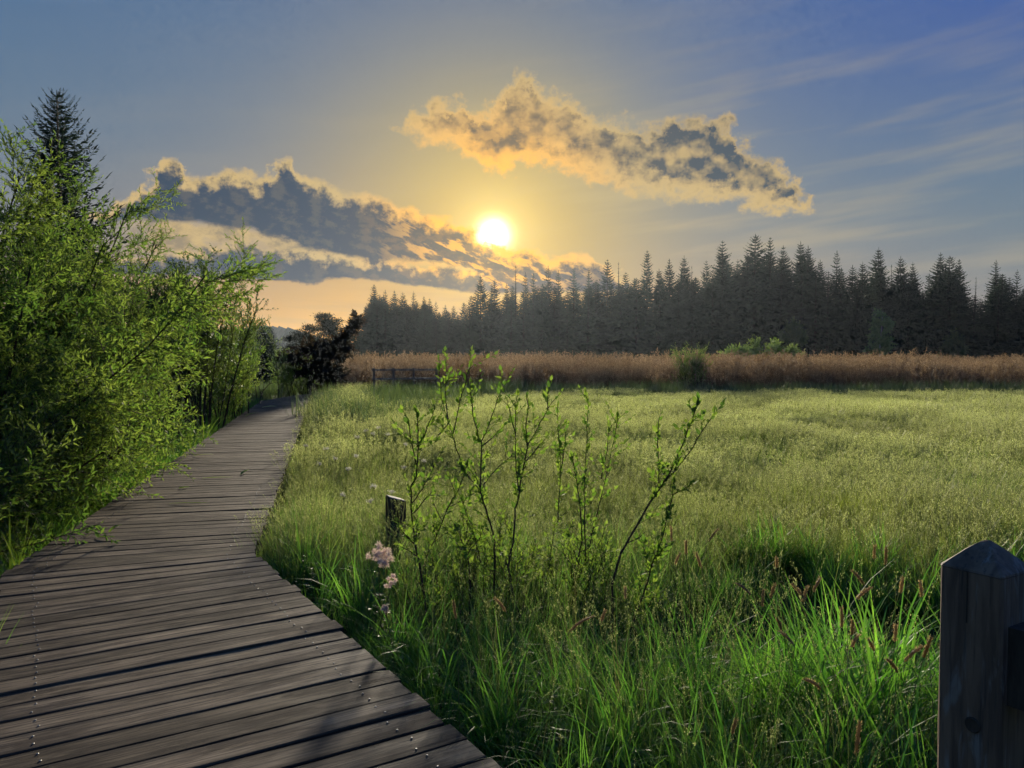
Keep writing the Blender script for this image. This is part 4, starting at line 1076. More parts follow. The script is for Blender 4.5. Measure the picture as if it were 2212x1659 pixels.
for k, (px, py, Y, lab) in enumerate([(700, 683, 84, 'open-crowned pine against the yellow sky, left of a pair'), (726, 686, 86, 'open-crowned pine against the yellow sky, right of a pair'),
                                      (664, 708, 88, 'round-topped low pine left of the pine pair'), (640, 722, 92, 'lowest pine at the gap with the distant hill')]):
    x, y, z = at(px, py, Y); (tv, tf), (lv, lf, tt) = pine(960 + k, z, .25 if k < 2 else .1, 1.6 if k < 2 else 2.2)
    o = empty('pine_tree', (x, y, 0)); tag(o, lab, 'tree', 'pines by the far bend'); mk('trunk', tv, tf, M['bark'], o); mk('crown', lv, lf, M['pine'], o, tint=tt)
for k, (px, py, Y, lab) in enumerate([(756, 681, 80, 'small pointed spruce between the pines and the forest'), (775, 712, 100, 'young spruce at the foot of the left forest corner'), (566, 690, 46, 'dark small spruce behind the brownish thicket'), (585, 704, 60, 'small spruce beside the distant hill')]):
    x, y, z = at(px, py, Y); w = z / 20 * 1.35
    add_tree('spruce_tree', SPR[k], (x, y, 0), (w, w, z / 20), k * 1.3, lab, 'small conifers by the far bend')

# dark storm-bent conifer leaning to the right
def leaning():
    rng = np.random.default_rng(71); Y = 36.0; b = np.array(at(665, 800, Y)); b[2] = 0
    o = empty('leaning_tree', tuple(b)); tag(o, 'dark tangled leaning conifer bent to the right at the far bend', 'tree')
    segs, P, D = [], [], []
    def tp(px, py): return np.array(at(px, py, Y)) - b
    spine = [np.array([0, 0, -.2]), tp(672, 800), tp(688, 770), tp(712, 745), tp(742, 722), tp(758, 700), tp(766, 686)]
    segs.append((np.array(spine), np.linspace(.11, .02, len(spine))))
    arms = [[tp(672, 800), tp(655, 805), tp(640, 800)], [tp(680, 785), tp(700, 770), tp(735, 770)], [tp(675, 805), tp(700, 812), tp(735, 812)], [tp(672, 800), tp(650, 780), tp(625, 765), tp(600, 768)], [tp(690, 770), tp(700, 790), tp(728, 802)], [tp(688, 770), tp(664, 752), tp(640, 752)], [tp(712, 745), tp(735, 752), tp(752, 744)], [tp(672, 800), tp(690, 815), tp(722, 822)], [tp(688, 770), tp(690, 745), tp(700, 735)]]
    for A in arms: segs.append((np.array(A), np.linspace(.05, .012, len(A))))
    for S_, r in list(segs):
        L = np.sum(np.linalg.norm(np.diff(S_, axis=0), axis=1))
        for k in range(int(L * 30)):
            t = rng.uniform(.08, 1); q, d = along(S_, min(t, .99)); dr = unit(np.array([rng.normal(.45, .5), rng.normal(0, .6), rng.normal(-.15, .35)]))
            B, rr = grow(rng, q, dr, rng.uniform(.25, .6), .012, 4, -.02, .1); segs.append((B, rr))
            for u in np.linspace(.1, 1, 16):
                c, d2 = along(B, min(u, .99))
                for _ in range(2): P.append(c); D.append(side(rng, d2, rng.uniform(.5, 1.1)) + np.array([0, 0, -.3]))
    P, D = np.array(P), np.array(D); V, F = leaves_np(P, D, rng.normal(0, 1, P.shape), rng.uniform(.12, .26, len(P)), rng.uniform(.05, .11, len(P)))
    tv, tf = tubes_np(segs, 4); mk('trunk', tv, tf, M['bark'], o); mk('crown', V, F, M['deadneedle'], o, tint=np.repeat(rng.random(len(P)), 4))
leaning()
# bare crooked stick at the deck edge
x, y, _ = at(572, 868, 27.5)
m_ = MB(); m_.tube([(0, 0, -.1), (.05, 0, .35), (.18, .02, .75), (.42, 0, 1.0), (.62, .05, 1.06)], [.03, .026, .02, .014, .006], 6); m_.tube([(.18, .02, .75), (.2, .1, 1.0), (.28, .1, 1.15)], [.012, .009, .004], 5)
o = m_.build('dead_branch', M['bark']); o.location = (x - .25, y, 0); tag(o, 'bare crooked dead stick rising beside the far deck edge', 'branch')

# bushes standing in and behind the reeds, and the pale birch
thicket('willow_bush', 61, at(1490, 775, 39.0)[:2] + (0,), 15, 2.35, (.55, .5), 'small upright willow bush standing at the front of the reed bed', 'bright', (.06, .10), t0=.1, dens=1.2, sp=.07)
def dome_bush(name, seed, px, py, Y, rx, label, mat='bright'):
    rng = np.random.default_rng(seed); x, y, z = at(px, py, Y); s = Shrub(seed)
    for k in range(46):
        a, f = rng.uniform(0, 6.28), rng.random() ** .6
        tpt = np.array([math.cos(a) * rx * f, math.sin(a) * rx * f * .7, z * (1 - .75 * f * f) * rng.uniform(.85, 1.03)])
        b = np.array([math.cos(a) * rx * f * .3, math.sin(a) * rx * f * .2, 0]); m = (b + tpt) / 2 + np.array([0, 0, .2 * z])
        P = np.array([b, (b + m) / 2, m, (m + tpt) / 2, tpt]); s.segs.append((P, np.linspace(.05, .012, 5)))
        s.recurse(P, .03, 0, [(3.0, (.5, 1.2), (.3, .9), .05, .11, .3), (3.0, (.3, .6), (.4, .9), .03, .10, .1)])
    s.build(name, (x, y, 0), (.20, .34), .55, M[mat], M['bark'], label, 'shrub', sides=3)
dome_bush('willow_bush', 62, 1662, 733, 78, 4.4, 'large rounded green willow bush behind the reeds')
dome_bush('willow_bush', 63, 1592, 757, 76, 2.8, 'lower rounded bush left of the large rounded bush')
dome_bush('willow_bush', 64, 2060, 716, 150, 3.0, 'faint dark bush at the foot of the forest, right', 'alder')
dome_bush('willow_bush', 65, 1712, 690, 150, 4.0, 'faint rounded bush at the forest foot above the large bush', 'alder')
def birch():
    x, y, z = at(1903, 668, 118); s = Shrub(66); rng = s.rng
    T = np.array([[0, 0, -.2], [-.15, 0, z * .3], [.1, 0, z * .6], [.3, 0, z * .97]])
    for k in range(60):
        f = rng.uniform(.28, .97); q, d = along(T, f); a = rng.uniform(0, 6.28)
        P, r = grow(rng, q, (math.cos(a), math.sin(a), .6), 2.6 * (1.1 - f) ** .40 * rng.uniform(.6, 1), .03, 5, -.03, .08); s.segs.append((P, r)); s.leafy(P, .14, .2)
        s.recurse(P, .02, 0, [(4.0, (.4, 1.0), (.4, .9), -.02, .12, .2)])
    o = s.build('birch_tree', (x, y, 0), (.28, .50), .7, M['birchleaf'], M['bark'], 'pale-trunked young birch with soft green crown before the dark forest', 'tree', trunk='branches', sides=3)
    V, F = tube(T, [.14, .12, .09, .02], 8); mk('trunk', V, F, M['birch'], o)
birch()

# morning haze over the whole wetland
def haze():
    m, t = new_mat('morning_haze')
    v = t.nodes.new('ShaderNodeVolumePrincipled'); v.inputs['Color'].default_value = (0.74, 0.86, 1.0, 1); v.inputs['Density'].default_value = HAZE
    v.inputs['Anisotropy'].default_value = 0.66
    o_ = t.nodes.new('ShaderNodeOutputMaterial'); t.links.new(v.outputs[0], o_.inputs['Volume'])
    b = MB(); b.box((0, 350, 16.0), (1500, 840, 35)); h = b.build('haze', m); tag(h, kind='stuff')
haze()

# ------------------------------------------------------------------ leggy saplings in the foreground
def R1(u, v): return (806 + .18606 * u, 754.5 + .18606 * v)
def R2(u, v): return (806 + .18606 * u, 1028.9 + .18606 * v)
def R3(u, v): return (1183.2 + .18606 * u, 823.1 + .18606 * v)
def R4(u, v): return (1183.2 + .18606 * u, 1063.2 + .18606 * v)
def oval_leaf(seed, L=.045, W=.026):
    """a small pointed oval leaf along X, creased and curled, 12 triangles"""
    rng = np.random.default_rng(seed); xs = [0, .16, .42, .70, 1.0]; w = [.10, .72, 1.0, .66, .02]
    V = []; c = rng.uniform(.05, .28); f = rng.uniform(.10, .30)
    for x, k in zip(xs, w):
        z = -c * x * x * L
        V += [(x * L, -k * W / 2, z + f * k * W / 2), (x * L, 0, z), (x * L, k * W / 2, z + f * k * W / 2)]
    F = [q for i in range(4) for q in ((i * 3, i * 3 + 3, i * 3 + 4, i * 3 + 1), (i * 3 + 1, i * 3 + 4, i * 3 + 5, i * 3 + 2))]
    ob = mk('leaf', V, F, M['sapleaf'], link=False, tint=np.full(len(V), rng.random())); return ob.data
LEAF = [oval_leaf(k) for k in range(6)]
from mathutils import Matrix, Vector
def place_leaf(parent, q, d, n, sc_, k):
    d = unit(d); s_ = np.cross(n, d); s_ = unit(s_); n2 = np.cross(d, s_)
    o = bpy.data.objects.new('leaf', LEAF[k]); COL.objects.link(o); o.parent = parent
    m = Matrix(((d[0], s_[0], n2[0]), (d[1], s_[1], n2[1]), (d[2], s_[2], n2[2]))).to_4x4(); m.translation = Vector(q)
    o.matrix_local = m @ Matrix.Scale(sc_, 4)
def sapling(seed, Y, stems, label, n_leaf=140, small=1.0, thick=.0085):
    """stems: list of traced polylines; the first is the trunk"""
    rng = np.random.default_rng(seed)
    b = np.array(at(*stems[0][0], Y)); base = np.array([b[0] + rng.uniform(-.03, .03), Y, 0.0]); base[2] = float(gh(base[0], base[1]))
    o = empty('sapling', tuple(base)); tag(o, label, 'sapling', 'leggy saplings in the foreground meadow')
    pts_all, segs, Ps, Ds, limbs = [], [], [], [], []
    for k, S_ in enumerate(stems):
        dep = rng.uniform(-.16, .16) if k else 0.0
        pts = []
        for i, (px, py) in enumerate(S_):
            f = i / max(1, len(S_) - 1)
            yy = Y + (dep * f if k else .10 * math.sin(3 * f + seed))
            if k and i == 0:
                # join the branch to the nearest traced trunk depth
                yy = Y + .10 * math.sin(seed)
            pts.append(np.array(at(px, py, yy)) - base)
        P = np.array(pts)
        if k == 0: P = np.concatenate([[[0, 0, -.08]], P])
        # densify for a smooth line with slight kinks
        tt_ = np.linspace(0, 1, len(P) * 3 - 2); cum = np.linspace(0, 1, len(P))
        P = np.stack([np.interp(tt_, cum, P[:, j]) for j in range(3)], -1) + rng.normal(0, .0025, (len(tt_), 3))
        r = np.linspace(thick, thick * .4, len(P)) if k == 0 else np.linspace(thick * .55, .0018, len(P))
        m_ = MB(); m_.tube(P, r, 6); limbs.append(m_.build('stem' if k == 0 else 'branch', M['twig'], o))
        pts_all.append((P, k))
    cand = []
    for P, k in pts_all:
        L = np.sum(np.linalg.norm(np.diff(P, axis=0), axis=1))
        t0 = .45 if k == 0 else .12
        for t in np.linspace(t0, 1, max(4, int(L * (1 - t0) / .024))):
            q, d = along(P, min(t, .995)); cand.append((q, d, .55 + .55 * (1 - abs(t - .6)), t, k))
        # leafy side twigs
        for j in range(int(L * 9.0 * small)):
            t = rng.uniform(.25 if k == 0 else .05, .92); q, d = along(P, t)
            Q, rr = grow(rng, q, side(rng, d, rng.uniform(.5, 1.0)), rng.uniform(.06, .22), .0022, 4, .05, .12); segs.append((Q, rr))
            for u in np.linspace(.2, 1, 6): qq, dd = along(Q, min(u, .99)); cand.append((qq, dd, rng.uniform(.6, 1.0), u, k))
    rng.shuffle(cand)
    for j, (q, d, sz, t, lk_) in enumerate(cand):
        ld = side(rng, d, rng.uniform(.5, 1.15) if t < .95 else .3); ld = unit(ld + np.array([0, 0, .25]))
        if j < n_leaf: place_leaf(limbs[lk_], q, ld, unit(rng.normal(0, .8, 3) + np.array([0, -.5, .5])), sz * rng.uniform(.75, 1.35), int(rng.integers(0, 6)))
        else: Ps.append(q); Ds.append(ld)
    if segs:
        V, F = tubes_np(segs, 3); mk('twigs', V, F, M['twig'], o)['kind'] = 'stuff'
    if Ps:
        Ps, Ds = np.array(Ps), np.array(Ds); Ls = rng.uniform(.026, .050, len(Ps))
        V, F = leaves_np(Ps, Ds, rng.normal(0, 1, Ps.shape) + np.array([0, -.4, .4]), Ls, Ls * .6, .15, .15); mk('small_leaves', V, F, M['sapleaf'], o, tint=np.repeat(rng.random(len(Ps)), 4))['kind'] = 'stuff'
sapling(1, 5.0, [[R2(615, 1550), R2(545, 1050), R2(490, 790), R2(470, 600), R2(440, 330), R2(440, 130), R1(500, 1480), R1(520, 1130), R1(525, 850), R1(495, 690)],
                 [R1(520, 1130), R1(600, 980), R1(690, 760), R1(720, 650)], [R1(505, 1340), R1(440, 1040), R1(400, 800), R1(345, 715)], [R2(455, 310), R2(570, 140), R2(650, 0), R1(740, 1290), R1(830, 1150)],
                 [R2(470, 420), R2(600, 270), R2(690, 180)], [R2(480, 790), R2(390, 690), R2(300, 590)], [R2(495, 915), R2(390, 850), R2(290, 800)], [R2(490, 760), R2(520, 580)]],
        'leftmost sapling in the foreground, its dark stem forking beside the cut-off post', 150, .9)
sapling(2, 5.6, [[R2(560, 1150), R2(650, 850), R2(750, 670), R2(860, 370), R2(960, 210), R2(1050, 0), R1(1100, 1290)],
                 [R2(860, 370), R2(990, 300), R2(1100, 250)], [R2(800, 520), R2(700, 300), R2(690, 120)], [R2(960, 210), R2(900, 60), R1(880, 1480)]],
        'slender sapling leaning right, second from the left', 110, 1.0, .0065)
sapling(3, 5.2, [[R2(1120, 1600), R2(1130, 1250), R2(1095, 900), R2(1065, 840), R2(1000, 680), R2(960, 560)],
                 [R2(1250, 1000), R2(1210, 800), R2(1170, 680), R2(1100, 470), R2(1050, 330), R2(1010, 240)], [R2(1065, 840), R2(1000, 800), R2(930, 750)], [R2(1080, 780), R2(1150, 700)], [R2(1095, 900), R2(1250, 700), R2(1240, 560)]],
        'low bushy sapling between the leaning one and the tall central one', 130, 1.3, .007)
sapling(4, 5.5, [[R2(1400, 1600), R2(1415, 1100), R2(1410, 730), R2(1330, 450), R2(1260, 230), R1(1245, 1640), R1(1250, 1350), R1(1250, 1080), R1(1220, 1010), R1(1160, 740), R1(1125, 480), R1(1130, 360)],
                 [R1(1250, 1080), R1(1310, 980), R1(1370, 780), R1(1500, 470), R1(1640, 200)], [R1(1235, 1630), R1(1070, 1430), R1(960, 1150), R1(925, 1010), R1(870, 830), R1(790, 560), R1(770, 300), R1(762, 75)],
                 [R1(870, 830), R1(845, 600), R1(845, 300), R1(850, 95)], [R1(925, 980), R1(1010, 600), R1(1090, 300), R1(1160, 110)], [R1(1240, 1630), R1(1190, 1450), R1(1150, 1330)], [R1(1260, 1600), R1(1380, 1450), R1(1500, 1330), R1(1640, 1200)],
                 [R1(1255, 1130), R1(1400, 1010), R1(1520, 880)], [R1(760, 1000), R1(850, 880), R1(900, 830)]],
        'tallest sapling, with tips reaching up to the reeds, in the centre foreground', 210, .9)
sapling(5, 5.3, [[R2(1680, 1560), R2(1600, 1250), R2(1570, 1050), R2(1610, 850), R2(1640, 600), R2(1650, 380), R2(1700, 160), R1(1700, 1640), R1(1765, 1250), R1(1790, 1130), R1(1775, 900), R1(1800, 660), R1(1785, 540)],
                 [R1(1790, 1120), R1(1860, 1010), R1(1940, 850), R1(2020, 690), R1(2190, 490)], [R1(2025, 690), R1(2030, 560), R1(2060, 370)], [R2(1570, 1050), R2(1500, 900), R2(1440, 760)],
                 [R1(1690, 1640), R1(1660, 1400), R1(1650, 1000), R1(1660, 700), R1(1680, 510)], [R1(1660, 980), R1(1600, 800), R1(1560, 600)], [R1(1780, 1300), R1(1900, 1150), R1(2000, 1030)]],
        'sapling with a wide fork leaning right, just right of the tallest one', 190, .9)
sapling(6, 5.45, [[R4(335, 1450), R4(320, 1150), R4(305, 890), R4(370, 700), R4(400, 560), R4(390, 300), R3(350, 1250), R3(300, 950), R3(270, 860)],
                  [R4(440, 800), R4(430, 300), R3(430, 1300), R3(435, 1000), R3(455, 650), R3(470, 300), R3(435, 105)], [R4(120, 350), R3(125, 1450), R3(155, 1000), R3(120, 600), R3(110, 265)], [R3(160, 1000), R3(200, 720), R3(205, 580)],
                  [R4(305, 890), R4(200, 740), R4(150, 600)], [R4(370, 700), R4(480, 640), R3(600, 1400), R3(680, 1100), R3(750, 780), R3(800, 500), R3(815, 415)], [R3(620, 1140), R3(690, 800), R3(700, 530)]],
        'many-stemmed sapling with thin vertical shoots right of the forked one', 200, 1.1, .0075)
sapling(7, 5.0, [[R4(745, 1080), R4(850, 720), R4(920, 580), R4(1080, 300), R4(1200, 90), R3(1290, 1260), R3(1360, 1160), R3(1480, 930), R3(1600, 640), R3(1690, 400), R3(1750, 200)],
                 [R3(1290, 1250), R3(1285, 1000), R3(1272, 600), R3(1305, 380)], [R3(1360, 1160), R3(1500, 1020), R3(1680, 780), R3(1870, 460), R3(2035, 255)], [R4(920, 590), R4(1040, 540), R4(1130, 470)]],
        'rightmost tall sapling, slanting up to the right with two bare-stemmed arms', 170, .7)
sapling(8, 4.8, [[R4(1000, 1440), R4(1110, 1200), R4(1190, 960), R4(1230, 780), R4(1320, 550), R4(1440, 100), R3(1460, 1150)],
                 [R4(1220, 820), R4(1290, 720), R4(1350, 640)], [R4(1190, 960), R4(1150, 800), R4(1120, 700)]],
        'thin low sapling at the right of the group, in front of the slanting one', 90, 1.2, .006)
def bushlet(seed, px, py, Y, n, label):
    rng = np.random.default_rng(seed); b = np.array(at(px, py, Y)); base = np.array([b[0], Y, float(gh(b[0], Y))]); s = Shrub(seed)
    for k in range(n):
        a = rng.uniform(0, 6.28); P, r = grow(rng, (rng.normal(0, .12), rng.normal(0, .12), 0), (math.cos(a) * .35, math.sin(a) * .35, 1), b[2] * rng.uniform(.6, .95), .005, 6, .02, .08)
        s.segs.append((P, r)); s.leafy(P, .025, .3); s.recurse(P, .004, 0, [(8, (.1, .28), (.5, 1.0), .03, .031, .3)])
    s.build('low_bush', tuple(base), (.028, .05), .55, M['sapleaf'], M['twig'], label, 'shrub', 'low leafy growth among the saplings', crown='foliage', trunk='stems', sides=3)
bushlet(81, 1010, 1075, 5.7, 12, 'low leafy bush between the two left saplings'); bushlet(82, 1120, 1110, 5.5, 12, 'low leafy bush under the tallest sapling')
bushlet(83, 1235, 1120, 5.5, 13, 'low leafy bush under the many-stemmed sapling'); bushlet(84, 1370, 1150, 5.2, 11, 'low leafy bush under the slanting sapling')
bushlet(85, 955, 1170, 5.2, 9, 'low leafy bush right of the leftmost sapling stem'); bushlet(86, 1310, 1105, 5.9, 10, 'low leafy bush behind the many-stemmed sapling'); bushlet(87, 1450, 1190, 4.9, 8, 'low leafy bush beside the thin low sapling')

# ------------------------------------------------------------------ foxtail grasses
def foxtail(seed, px, py, Y, tilt, label, hl=None):
    rng = np.random.default_rng(seed); h = np.array(at(px, py, Y)); hl = hl or rng.uniform(.055, .085)
    bx = h[0] - tilt * .5 * h[2] + rng.normal(0, .04); by = Y + rng.normal(0, .06); bz = float(gh(bx, by))
    o = empty('foxtail_grass', (bx, by, bz)); tag(o, label, 'grass stem', 'foxtail grasses in the near right foreground')
    b = np.array([bx, by, bz]); d = unit(np.array([tilt, rng.normal(0, .15), 1.0]))
    e = h - b - d * hl * .5; tp = h - b + d * hl * .5
    ctrl = np.array([0, 0, e[2] * .6]); t = np.linspace(0, 1, 8)[:, None]
    P = (1 - t) ** 2 * np.zeros(3) + 2 * t * (1 - t) * ctrl + t ** 2 * e
    m_ = MB(); m_.tube(P, np.linspace(.0019, .0011, 8), 4); m_.build('stem', M['stem'], o)
    n = 10; f = np.linspace(0, 1, n)[:, None]; curve = np.array([tilt * .35, 0, -abs(tilt) * .25]) * hl
    H = e + (tp - e) * f + curve * f ** 2; r = .0052 * np.clip(np.sin(np.linspace(.25, 2.95, n)) ** .6, .2, 1)
    V, F = tube(H, r, 7); V = V + rng.normal(0, .0006, V.shape)
    # fringe of short awns
    k = 150; s_ = rng.random(k); q = np.stack([np.interp(s_, f[:, 0], H[:, j]) for j in range(3)], -1); out_ = rng.normal(0, 1, (k, 3)); ax = unit(tp - e); out_ -= (out_ @ ax)[:, None] * ax; out_ /= np.linalg.norm(out_, axis=1)[:, None]
    LV, LF = leaves_np(q + out_ * .004, out_ + ax * 1.1, rng.normal(0, 1, (k, 3)), rng.uniform(.006, .010, k), .0012)
    Fq = [tuple(x) for x in F] + [tuple(int(i) + len(V) for i in x) for x in LF]
    mk('seed_head', np.concatenate([V, LV]), Fq, M['fox'], o, tint=np.concatenate([np.full(len(V), .25), np.full(len(LV), .9)]))
def Z6(u, v): return (1457.6 + u * .37992, 1028.9 + v * .37992)
FOX = [(Z6(135, 470), 3.6, -.2), (Z6(555, 650), 3.2, .15), (Z6(500, 690), 3.3, .05), (Z6(700, 640), 3.2, -.5), (Z6(740, 665), 3.1, .2), (Z6(805, 610), 3.3, .35), (Z6(1050, 570), 3.3, -.5), (Z6(1065, 655), 3.0, .7), (Z6(950, 800), 2.9, -.05),
       (Z6(1010, 860), 2.9, 0), (Z6(1255, 890), 2.6, 0), (Z6(1345, 1000), 2.5, .6), (Z6(1245, 1070), 2.5, -.5), (Z6(1290, 620), 2.9, .05), (Z6(1200, 450), 3.3, 0), (Z6(1135, 430), 3.5, 0), (Z6(400, 630), 3.4, -.7), (Z6(1435, 970), 2.5, .1),
       (Z6(1040, 1490), 2.25, .05), (Z6(335, 1420), 2.6, .15), (Z6(600, 840), 3.0, -.3), (Z6(645, 910), 2.9, -.6), (Z6(1120, 950), 2.7, -.4), (Z6(1020, 930), 2.8, .4), (Z6(65, 405), 3.7, 0), (Z6(215, 330), 3.9, .4), (Z6(1400, 640), 2.9, 0), (Z6(580, 490), 3.5, -.1),
       (Z6(800, 1170), 2.5, -.8), (R4(1435, 480), 4.0, 0), (R4(1605, 640), 3.9, 0), (R4(1500, 770), 3.8, .3), (R4(1765, 800), 3.7, -.3), (R4(900, 1170), 3.6, 0), (R4(640, 1430), 3.2, .25), (R4(350, 1500), 3.0, .8),
       (R2(950, 1550), 3.4, -.1), (R2(1490, 1480), 3.5, -.5)]
fx_lab = {0: 'at the dark hollow', 8: 'upright in the middle of the foxtails', 11: 'thick brown, bowed right beside the post', 12: 'thick brown, bowed left beside the post', 18: 'big fuzzy one low in the right foreground', 29: 'dark upright one near the saplings', 35: 'long pale bowed one below the saplings'}
for k, ((px, py), Y, tl) in enumerate(FOX):
    foxtail(2000 + k, px, py, Y, tl, ('foxtail grass head, ' + fx_lab[k]) if k in fx_lab else 'brown foxtail grass head swaying above the near right grass', .11 if k in (18, 35) else None)

# ------------------------------------------------------------------ flowers
def meadow_rue(seed, px, py, Y, rad, label, puffs=1):
    rng = np.random.default_rng(seed); h = np.array(at(px, py, Y)); bx = h[0] + rng.normal(0, .05); bz = float(gh(bx, Y)); b = np.array([bx, Y, bz])
    o = empty('meadow_rue', tuple(b)); tag(o, label, 'flower', 'pale pink fluffy meadow flowers')
    tp = h - b; m_ = MB(); m_.tube([(0, 0, -.03), tp * np.array([.3, .3, .5]), tp * np.array([.8, .8, .85]), tp], [.004, .0035, .003, .002], 5); m_.build('stem', M['stem'], o)
    cen = [tp] + [tp + rng.normal(0, 1, 3) * np.array([rad * 1.5, rad, rad * .8]) for _ in range(puffs - 1)]
    P, D, Ls = [], [], []
    for c in cen:
        for s_ in range(9):
            cc = c + rng.normal(0, .45, 3) * rad; k = 95; dd = rng.normal(0, 1, (k, 3)); dd /= np.linalg.norm(dd, axis=1)[:, None]
            P.append(np.repeat(cc[None], k, 0)); D.append(dd); Ls.append(rng.uniform(.35, .62, k) * rad)
    P, D, Ls = np.concatenate(P), np.concatenate(D), np.concatenate(Ls); V, F = leaves_np(P, D, rng.normal(0, 1, P.shape), Ls, .0022)
    V[2::4] = V[2::4]; mk('blossom', V, F, M['pink'], o, tint=np.repeat(rng.random(len(P)), 4))
    # lobed leaves low on the stem
    q = np.array([tp * f + rng.normal(0, .03, 3) for f in rng.uniform(.25, .75, 26)]); dd = rng.normal(0, 1, (26, 3)) * np.array([1, 1, .3]); Ll = rng.uniform(.03, .055, 26)
    V, F = leaves_np(q, dd, np.tile([0, 0, 1.0], (26, 1)), Ll, Ll * .7); mk('leaves', V, F, M['herb'], o, tint=np.repeat(rng.random(26), 4))
meadow_rue(91, 818, 1192, 5.0, .055, 'largest pale pink fluffy flower head left of the saplings', 3)
meadow_rue(92, 849, 1256, 4.7, .036, 'middle pale pink flower head below the largest one', 1)
meadow_rue(93, 833, 1315, 4.5, .030, 'lowest pale pink flower head, half hidden in grass', 1)
def umbel(seed, px, py, Y, rad):
    rng = np.random.default_rng(seed); h = np.array(at(px, py, Y)); bz = float(gh(h[0], Y)); b = np.array([h[0] + rng.normal(0, .05), Y, bz]); tp = h - b
    o = empty('umbel_flower', tuple(b)); tag(o, 'small white umbel flower in the pale grass right of the boardwalk', 'flower', 'white umbels beside the boardwalk')
    segs = [(np.array([[0, 0, -.02], tp * .6, tp * .93]), np.array([.003, .0025, .002]))]; P = []
    for k in range(11):
        a = rng.uniform(0, 6.28); e = tp + np.array([math.cos(a), math.sin(a), 0]) * rad * rng.uniform(.2, 1) + np.array([0, 0, rng.normal(0, .006)])
        segs.append((np.array([tp * .93, (tp * .93 + e) / 2 + [0, 0, .004], e]), np.array([.0012, .001, .001]))); P.append(np.repeat(e[None], 12, 0) + rng.normal(0, .007, (12, 3)))
    V, F = tubes_np(segs, 3); mk('stem', V, F, M['stem'], o, tint=np.full(len(V), .5))
    P = np.concatenate(P); V, F = leaves_np(P, rng.normal(0, 1, P.shape), np.tile([0, -.3, 1.0], (len(P), 1)), rng.uniform(.008, .013, len(P)), .009); mk('blossom', V, F, M['white'], o, tint=np.repeat(rng.random(len(P)), 4))
for k, (px, py, Y) in enumerate([(790, 930, 12), (806, 936, 11.5), (818, 924, 12.5), (772, 944, 11), (838, 938, 12), (704, 968, 10.5), (724, 990, 9.8), (752, 1012, 9.2), (806, 1050, 8.0), (846, 1062, 7.8), (690, 1002, 9.3), (874, 1010, 9.0),
                                   (800, 1082, 7.4), (742, 1068, 7.8), (660, 962, 11), (876, 960, 11), (915, 995, 9.2), (770, 985, 10)]): umbel(3000 + k, px, py, Y, .035)

# ------------------------------------------------------------------ leaves dropped on the boardwalk
def fallen(seed, px, py, L, W, rz, lab, curl=.25, mat='fresh'):
    rng = np.random.default_rng(seed); L, W = L * 1.35, W * 1.5; x, z = ray(px, py); Y = (DECK + .006 - EYE) / z; n = 7; V, F = [], []
    for i in range(n):
        t = i / (n - 1); w = W * .5 * max(.06, math.sin(math.pi * min(1, t * .9 + .1)) ** .7); zz = curl * L * (t * (1 - t)) * 1.2 + curl * L * .35 * t ** 3
        V += [(t * L - L / 2, -w, zz + .3 * w), (t * L - L / 2, 0, zz), (t * L - L / 2, w, zz + .3 * w)]
    for i in range(n - 1): F += [(i * 3, i * 3 + 3, i * 3 + 4, i * 3 + 1), (i * 3 + 1, i * 3 + 4, i * 3 + 5, i * 3 + 2)]
    o = mk('fallen_leaf', V, F, M[mat], tint=np.full(len(V), rng.uniform(.5, 1))); o.location = (x * Y, Y, DECK + .008); o.rotation_euler = (0, 0, rz); tag(o, lab, 'leaf', 'fresh leaves lying on the boardwalk')
fallen(1, 213, 1150, .13, .022, .6, 'folded green reed leaf on the deck near the left edge', .5); fallen(2, 228, 1162, .14, .02, -.2, 'flat green reed leaf beside the folded one on the deck', .15)
fallen(3, 250, 1146, .12, .03, 1.3, 'bright upright-curled green leaf on the deck, right of the folded one', .6); fallen(4, 530, 1022, .22, .035, 1.5, 'green leaf lying lengthwise near the middle of the deck', .25)
fallen(5, 470, 1033, .30, .02, .05, 'thin olive blade lying across the deck', .08); fallen(6, 399, 1054, .10, .04, .7, 'small pale leaf on the left half of the deck', .1); fallen(7, 410, 1088, .34, .018, 0., 'long faint blade along a plank gap', .05)
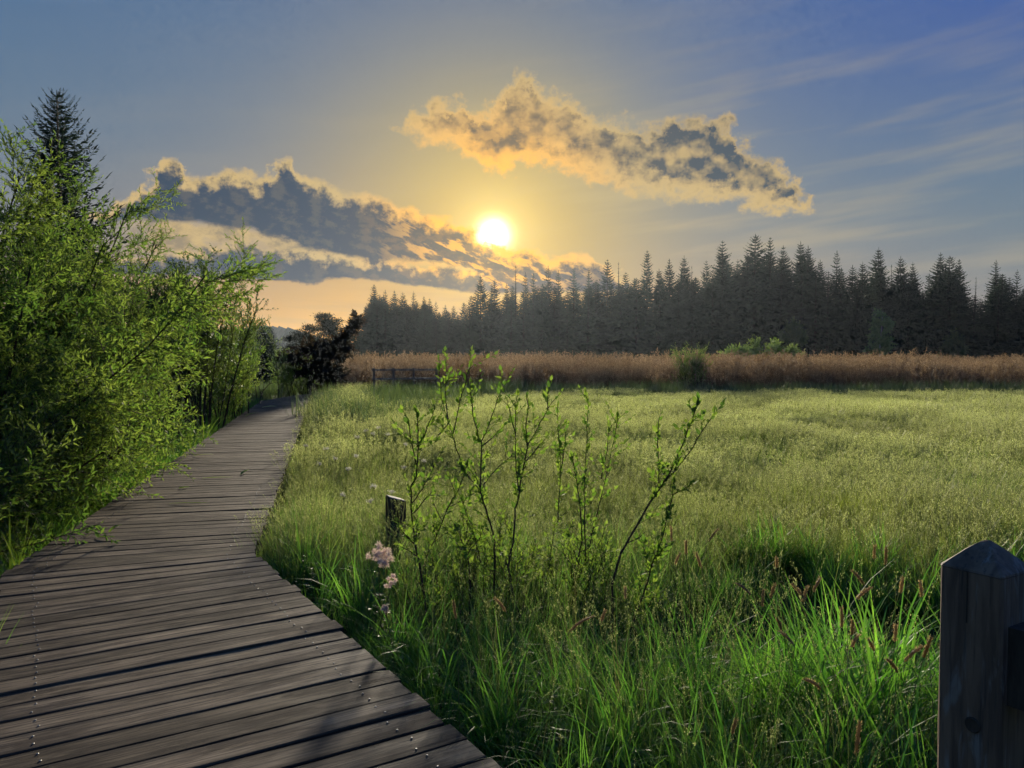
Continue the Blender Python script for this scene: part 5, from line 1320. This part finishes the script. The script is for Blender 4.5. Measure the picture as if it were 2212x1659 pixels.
fallen(8, 545, 898, .45, .03, 1.2, 'dark thin blade on the far deck', .3); fallen(9, 492, 925, .4, .03, 1.4, 'thin blade on the far deck left of the other', .3, 'stem')
fallen(10, 582, 880, .35, .06, .4, 'pale scrap on the far deck near the right edge', .2, 'head'); fallen(11, 440, 985, .25, .03, .2, 'dry pale blade near the left deck edge', .2, 'head')

# overhanging grass leaves at the left edge, broad and close
def broad_tuft(seed, px, py, Y, n, L, label):
    rng = np.random.default_rng(seed); x, z = ray(px, py); bx = x * Y; V, F, t, _, _ = blades(rng, n, L, (.014, .024), (.05, .5), (.3, 1.5), .08, 8)
    o = mk('reed_tuft', V, F, M['herb'], tint=t); o.location = (bx, Y, float(gh(bx, Y))); tag(o, label, 'reed plant', 'broad-leaved young reeds at the deck edge')
for k, (px, py, Y, n, L, lab) in enumerate([(20, 1150, 6.0, 12, (.5, .9), 'broad green reed tuft at the left picture edge'), (95, 1060, 7.2, 8, (.7, 1.3), 'tall pale reed tuft below the big willow'), (130, 1130, 6.9, 10, (.35, .6), 'short bright reed tuft drooping over the deck edge'),
                                             (415, 920, 14.5, 10, (.6, 1.1), 'reed tuft at the left deck edge in front of the thicket'), (440, 905, 16, 10, (.6, 1.2), 'second reed tuft before the thicket, further along'), (255, 1020, 9.0, 8, (.5, .8), 'reed tuft on the left verge at mid distance'),
                                             (360, 960, 11.5, 9, (.5, .9), 'reed tuft on the left verge beyond the willow')]): broad_tuft(4000 + k, px, py, Y, n, L, lab)

def among():
    rng = np.random.default_rng(97); P = field(rng, 4.3, 7.2, 34); x = P[:, 0]; k = (x > -1.7) & (x < 1.8) & (deck_side(x, P[:, 1])[1] > .6); P = P[k]
    scatter('sapling_grass', [fine_proto(860 + k, 22, (.3, .62), rad=.12, stems=6, dense=14, mat='lush2', hmat='greenhead') for k in range(3)] + [arch_proto(870), arch_proto(871)], np.column_stack([P, gh(P[:, 0], P[:, 1]) - .01]),
            rng.uniform(0, 6.28, len(P)), rng.uniform(.6, 1.1, len(P)), rng.integers(0, 5, len(P)), rng.normal(0, .12, (len(P), 2)), 'thin tall grass growing among the saplings', 'grass')
among()
